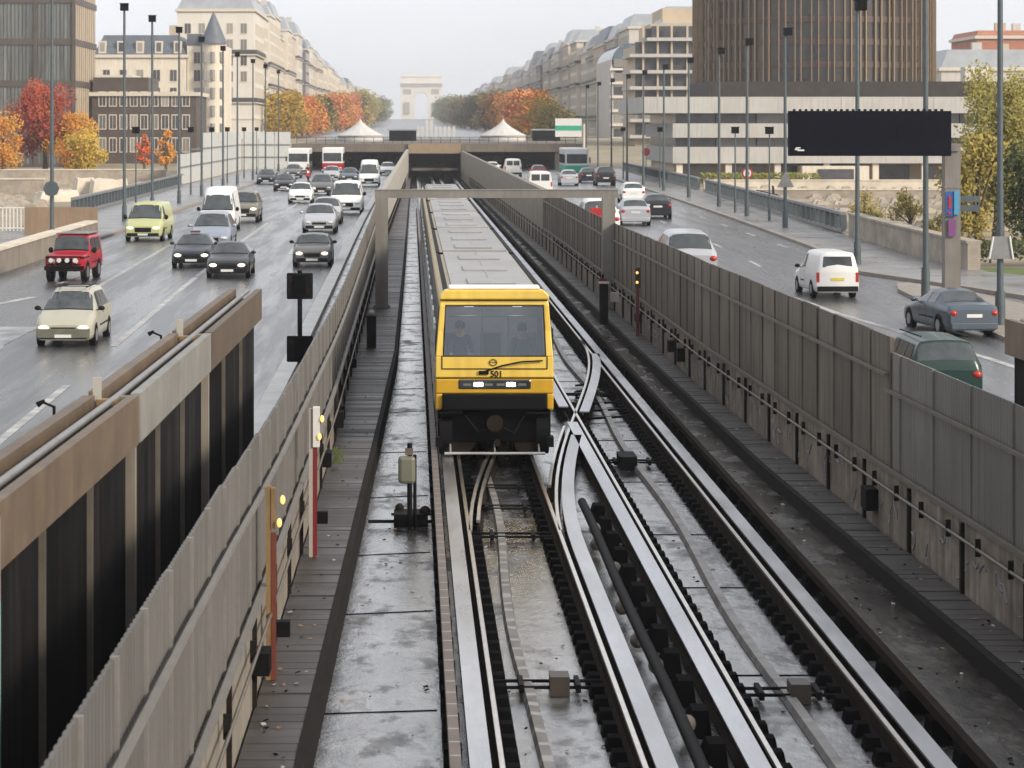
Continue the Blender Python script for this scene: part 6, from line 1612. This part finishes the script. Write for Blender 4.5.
# tents and banners on the plaza deck
canvas = pmat('white_tent_canvas', (.5, .49, .47), .8, var=.12, scale=1)
def tent(x, d, w, lab):
    t = empty('marquee_tent', (x, d, 4.6), label=lab, cat='tent', group='white peaked tents on the overpass'); q = MB(); n = 16; rows = []
    for k in range(7):
        u = k / 6; r_ = w / 2 * (1 - u) ** 1.5 + .08; z = .9 + 2.6 * u
        rows.append([(r_ * math.cos(2 * PI * j / n), r_ * math.sin(2 * PI * j / n), z) for j in range(n + 1)])
    q.sheet(rows, 0, False); q.build('roof', canvas, t); q = MB(); q.tube((0, 0, .02), (0, 0, .9), w / 2 * .97, n=16, cap=False); q.build('side_wall', canvas, t)
    q = MB(); q.tube((0, 0, 3.4), (0, 0, 4.0), .05); q.build('mast_tip', M['galv'], t)
tent(-8.2, 380, 7.4, 'white peaked marquee tent on the overpass, left'); tent(14.4, 380, 7.4, 'white peaked marquee tent on the overpass, right')
for k in range(9):
    t = empty('banner_post', (1.0 + k * .75, 400 + (k % 2) * 3, 4.6), label='slim white banner on a post, one of the cluster in the middle of the overpass', cat='banner', group='white banners on the overpass')
    q = MB(); q.tube((0, 0, 0), (0, 0, 2.4), .035, n=6); q.build('post', M['galv'], t); q = MB(); q.box(-.22, .22, -.03, .03, .5, 2.35 if k not in (2, 3) else 3.4); q.build('cloth', canvas, t)
for x, lab in ((-1.5, 'dark kiosk with a flat roof on the overpass left of the banners'), (21.8, 'dark kiosk with a flat roof on the overpass at the far right')):
    t = empty('kiosk', (x, 390, 4.6), label=lab, cat='kiosk'); q = MB(); q.box(-2.2, 2.2, -1.5, 1.5, 0, 1.7); q.build('wall', M['blackmetal'], t); q = MB(); q.box(-2.5, 2.5, -1.8, 1.8, 1.71, 1.95); q.build('roof', zinc, t)

# ------------------------------------------------------------------ haze, light, sky, camera
hz = MB(); hz.box(-950, 950, -40, 3450, -1.4, 75)
ho = hz.build('haze', [], kind='stuff')
hm = bpy.data.materials.new('haze_air'); hm.use_nodes = True; N = hm.node_tree.nodes; N.clear()
out = N.new('ShaderNodeOutputMaterial'); pv = N.new('ShaderNodeVolumePrincipled'); pv.inputs['Color'].default_value = (.93, .95, 1, 1); pv.inputs['Density'].default_value = HAZE; pv.inputs['Anisotropy'].default_value = 0.2
hm.node_tree.links.new(pv.outputs[0], out.inputs['Volume']); ho.data.materials.append(hm)
ho['label'] = 'pale autumn haze filling the air down the avenue'; ho['category'] = 'haze'

SUN_EL, SUN_AZ = 27, 128
w = bpy.data.worlds.new('World'); scene.world = w; w.use_nodes = True; nt = w.node_tree; N = nt.nodes; L = nt.links
bg = N['Background']
sky = N.new('ShaderNodeTexSky'); sky.sky_type = 'NISHITA'; sky.sun_disc = False; sky.sun_elevation = R(SUN_EL); sky.sun_rotation = R(SUN_AZ); sky.air_density = 1.0; sky.dust_density = 3.0
hs = N.new('ShaderNodeHueSaturation'); hs.inputs['Saturation'].default_value = .3; L.new(sky.outputs[0], hs.inputs['Color'])
# thin overcast: even cloud brightness with soft mottling
tc = N.new('ShaderNodeTexCoord'); mp = N.new('ShaderNodeMapping'); mp.inputs['Scale'].default_value = (1, 1, 4); L.new(tc.outputs['Generated'], mp.inputs[0])
nz = N.new('ShaderNodeTexNoise'); nz.inputs['Scale'].default_value = 2.0; nz.inputs['Detail'].default_value = 5; L.new(mp.outputs[0], nz.inputs['Vector'])
mr = N.new('ShaderNodeMapRange'); mr.inputs['From Min'].default_value = .3; mr.inputs['From Max'].default_value = .7; mr.inputs['To Min'].default_value = 6.3; mr.inputs['To Max'].default_value = 8.3; L.new(nz.outputs['Fac'], mr.inputs['Value'])
cb = N.new('ShaderNodeVectorMath'); cb.operation = 'SCALE'; cb.inputs[0].default_value = (.955, .98, 1.03); L.new(mr.outputs[0], cb.inputs['Scale'])
mx = N.new('ShaderNodeMix'); mx.data_type = 'RGBA'; mx.inputs[0].default_value = .8; L.new(hs.outputs[0], mx.inputs[6]); L.new(cb.outputs[0], mx.inputs[7])
L.new(mx.outputs[2], bg.inputs[0]); bg.inputs[1].default_value = SKYS
sl = bpy.data.lights.new('sun', 'SUN'); sl.energy = SUNE; sl.angle = R(12); sl.color = (1, .87, .7)
so = bpy.data.objects.new('sun', sl); col.objects.link(so)
az, el = R(SUN_AZ), R(SUN_EL); sd = Vector((math.sin(az) * math.cos(el), math.cos(az) * math.cos(el), math.sin(el)))
so.rotation_euler = sd.to_track_quat('Z', 'Y').to_euler(); so.location = (30, -20, 60)

cd = bpy.data.cameras.new('camera'); cam = bpy.data.objects.new('camera', cd); col.objects.link(cam); scene.camera = cam
cam.location = (0, 0, CAMZ); cam.rotation_euler = (R(90), 0, 0); cd.sensor_width = 36; cd.lens = 2400 * 36 / 1024
cd.shift_x = (512 - 412) / 1024; cd.shift_y = (128 - 384) / 1024; cd.clip_end = 6000; cd.clip_start = .5
cd.dof.use_dof = True; cd.dof.focus_distance = 47; cd.dof.aperture_fstop = 4.5
scene.render.engine = 'CYCLES'
scene.cycles.volume_bounces = 0
scene.view_settings.view_transform = 'Standard'; scene.view_settings.look = 'None'; scene.view_settings.gamma = 1; scene.view_settings.exposure = EXPO
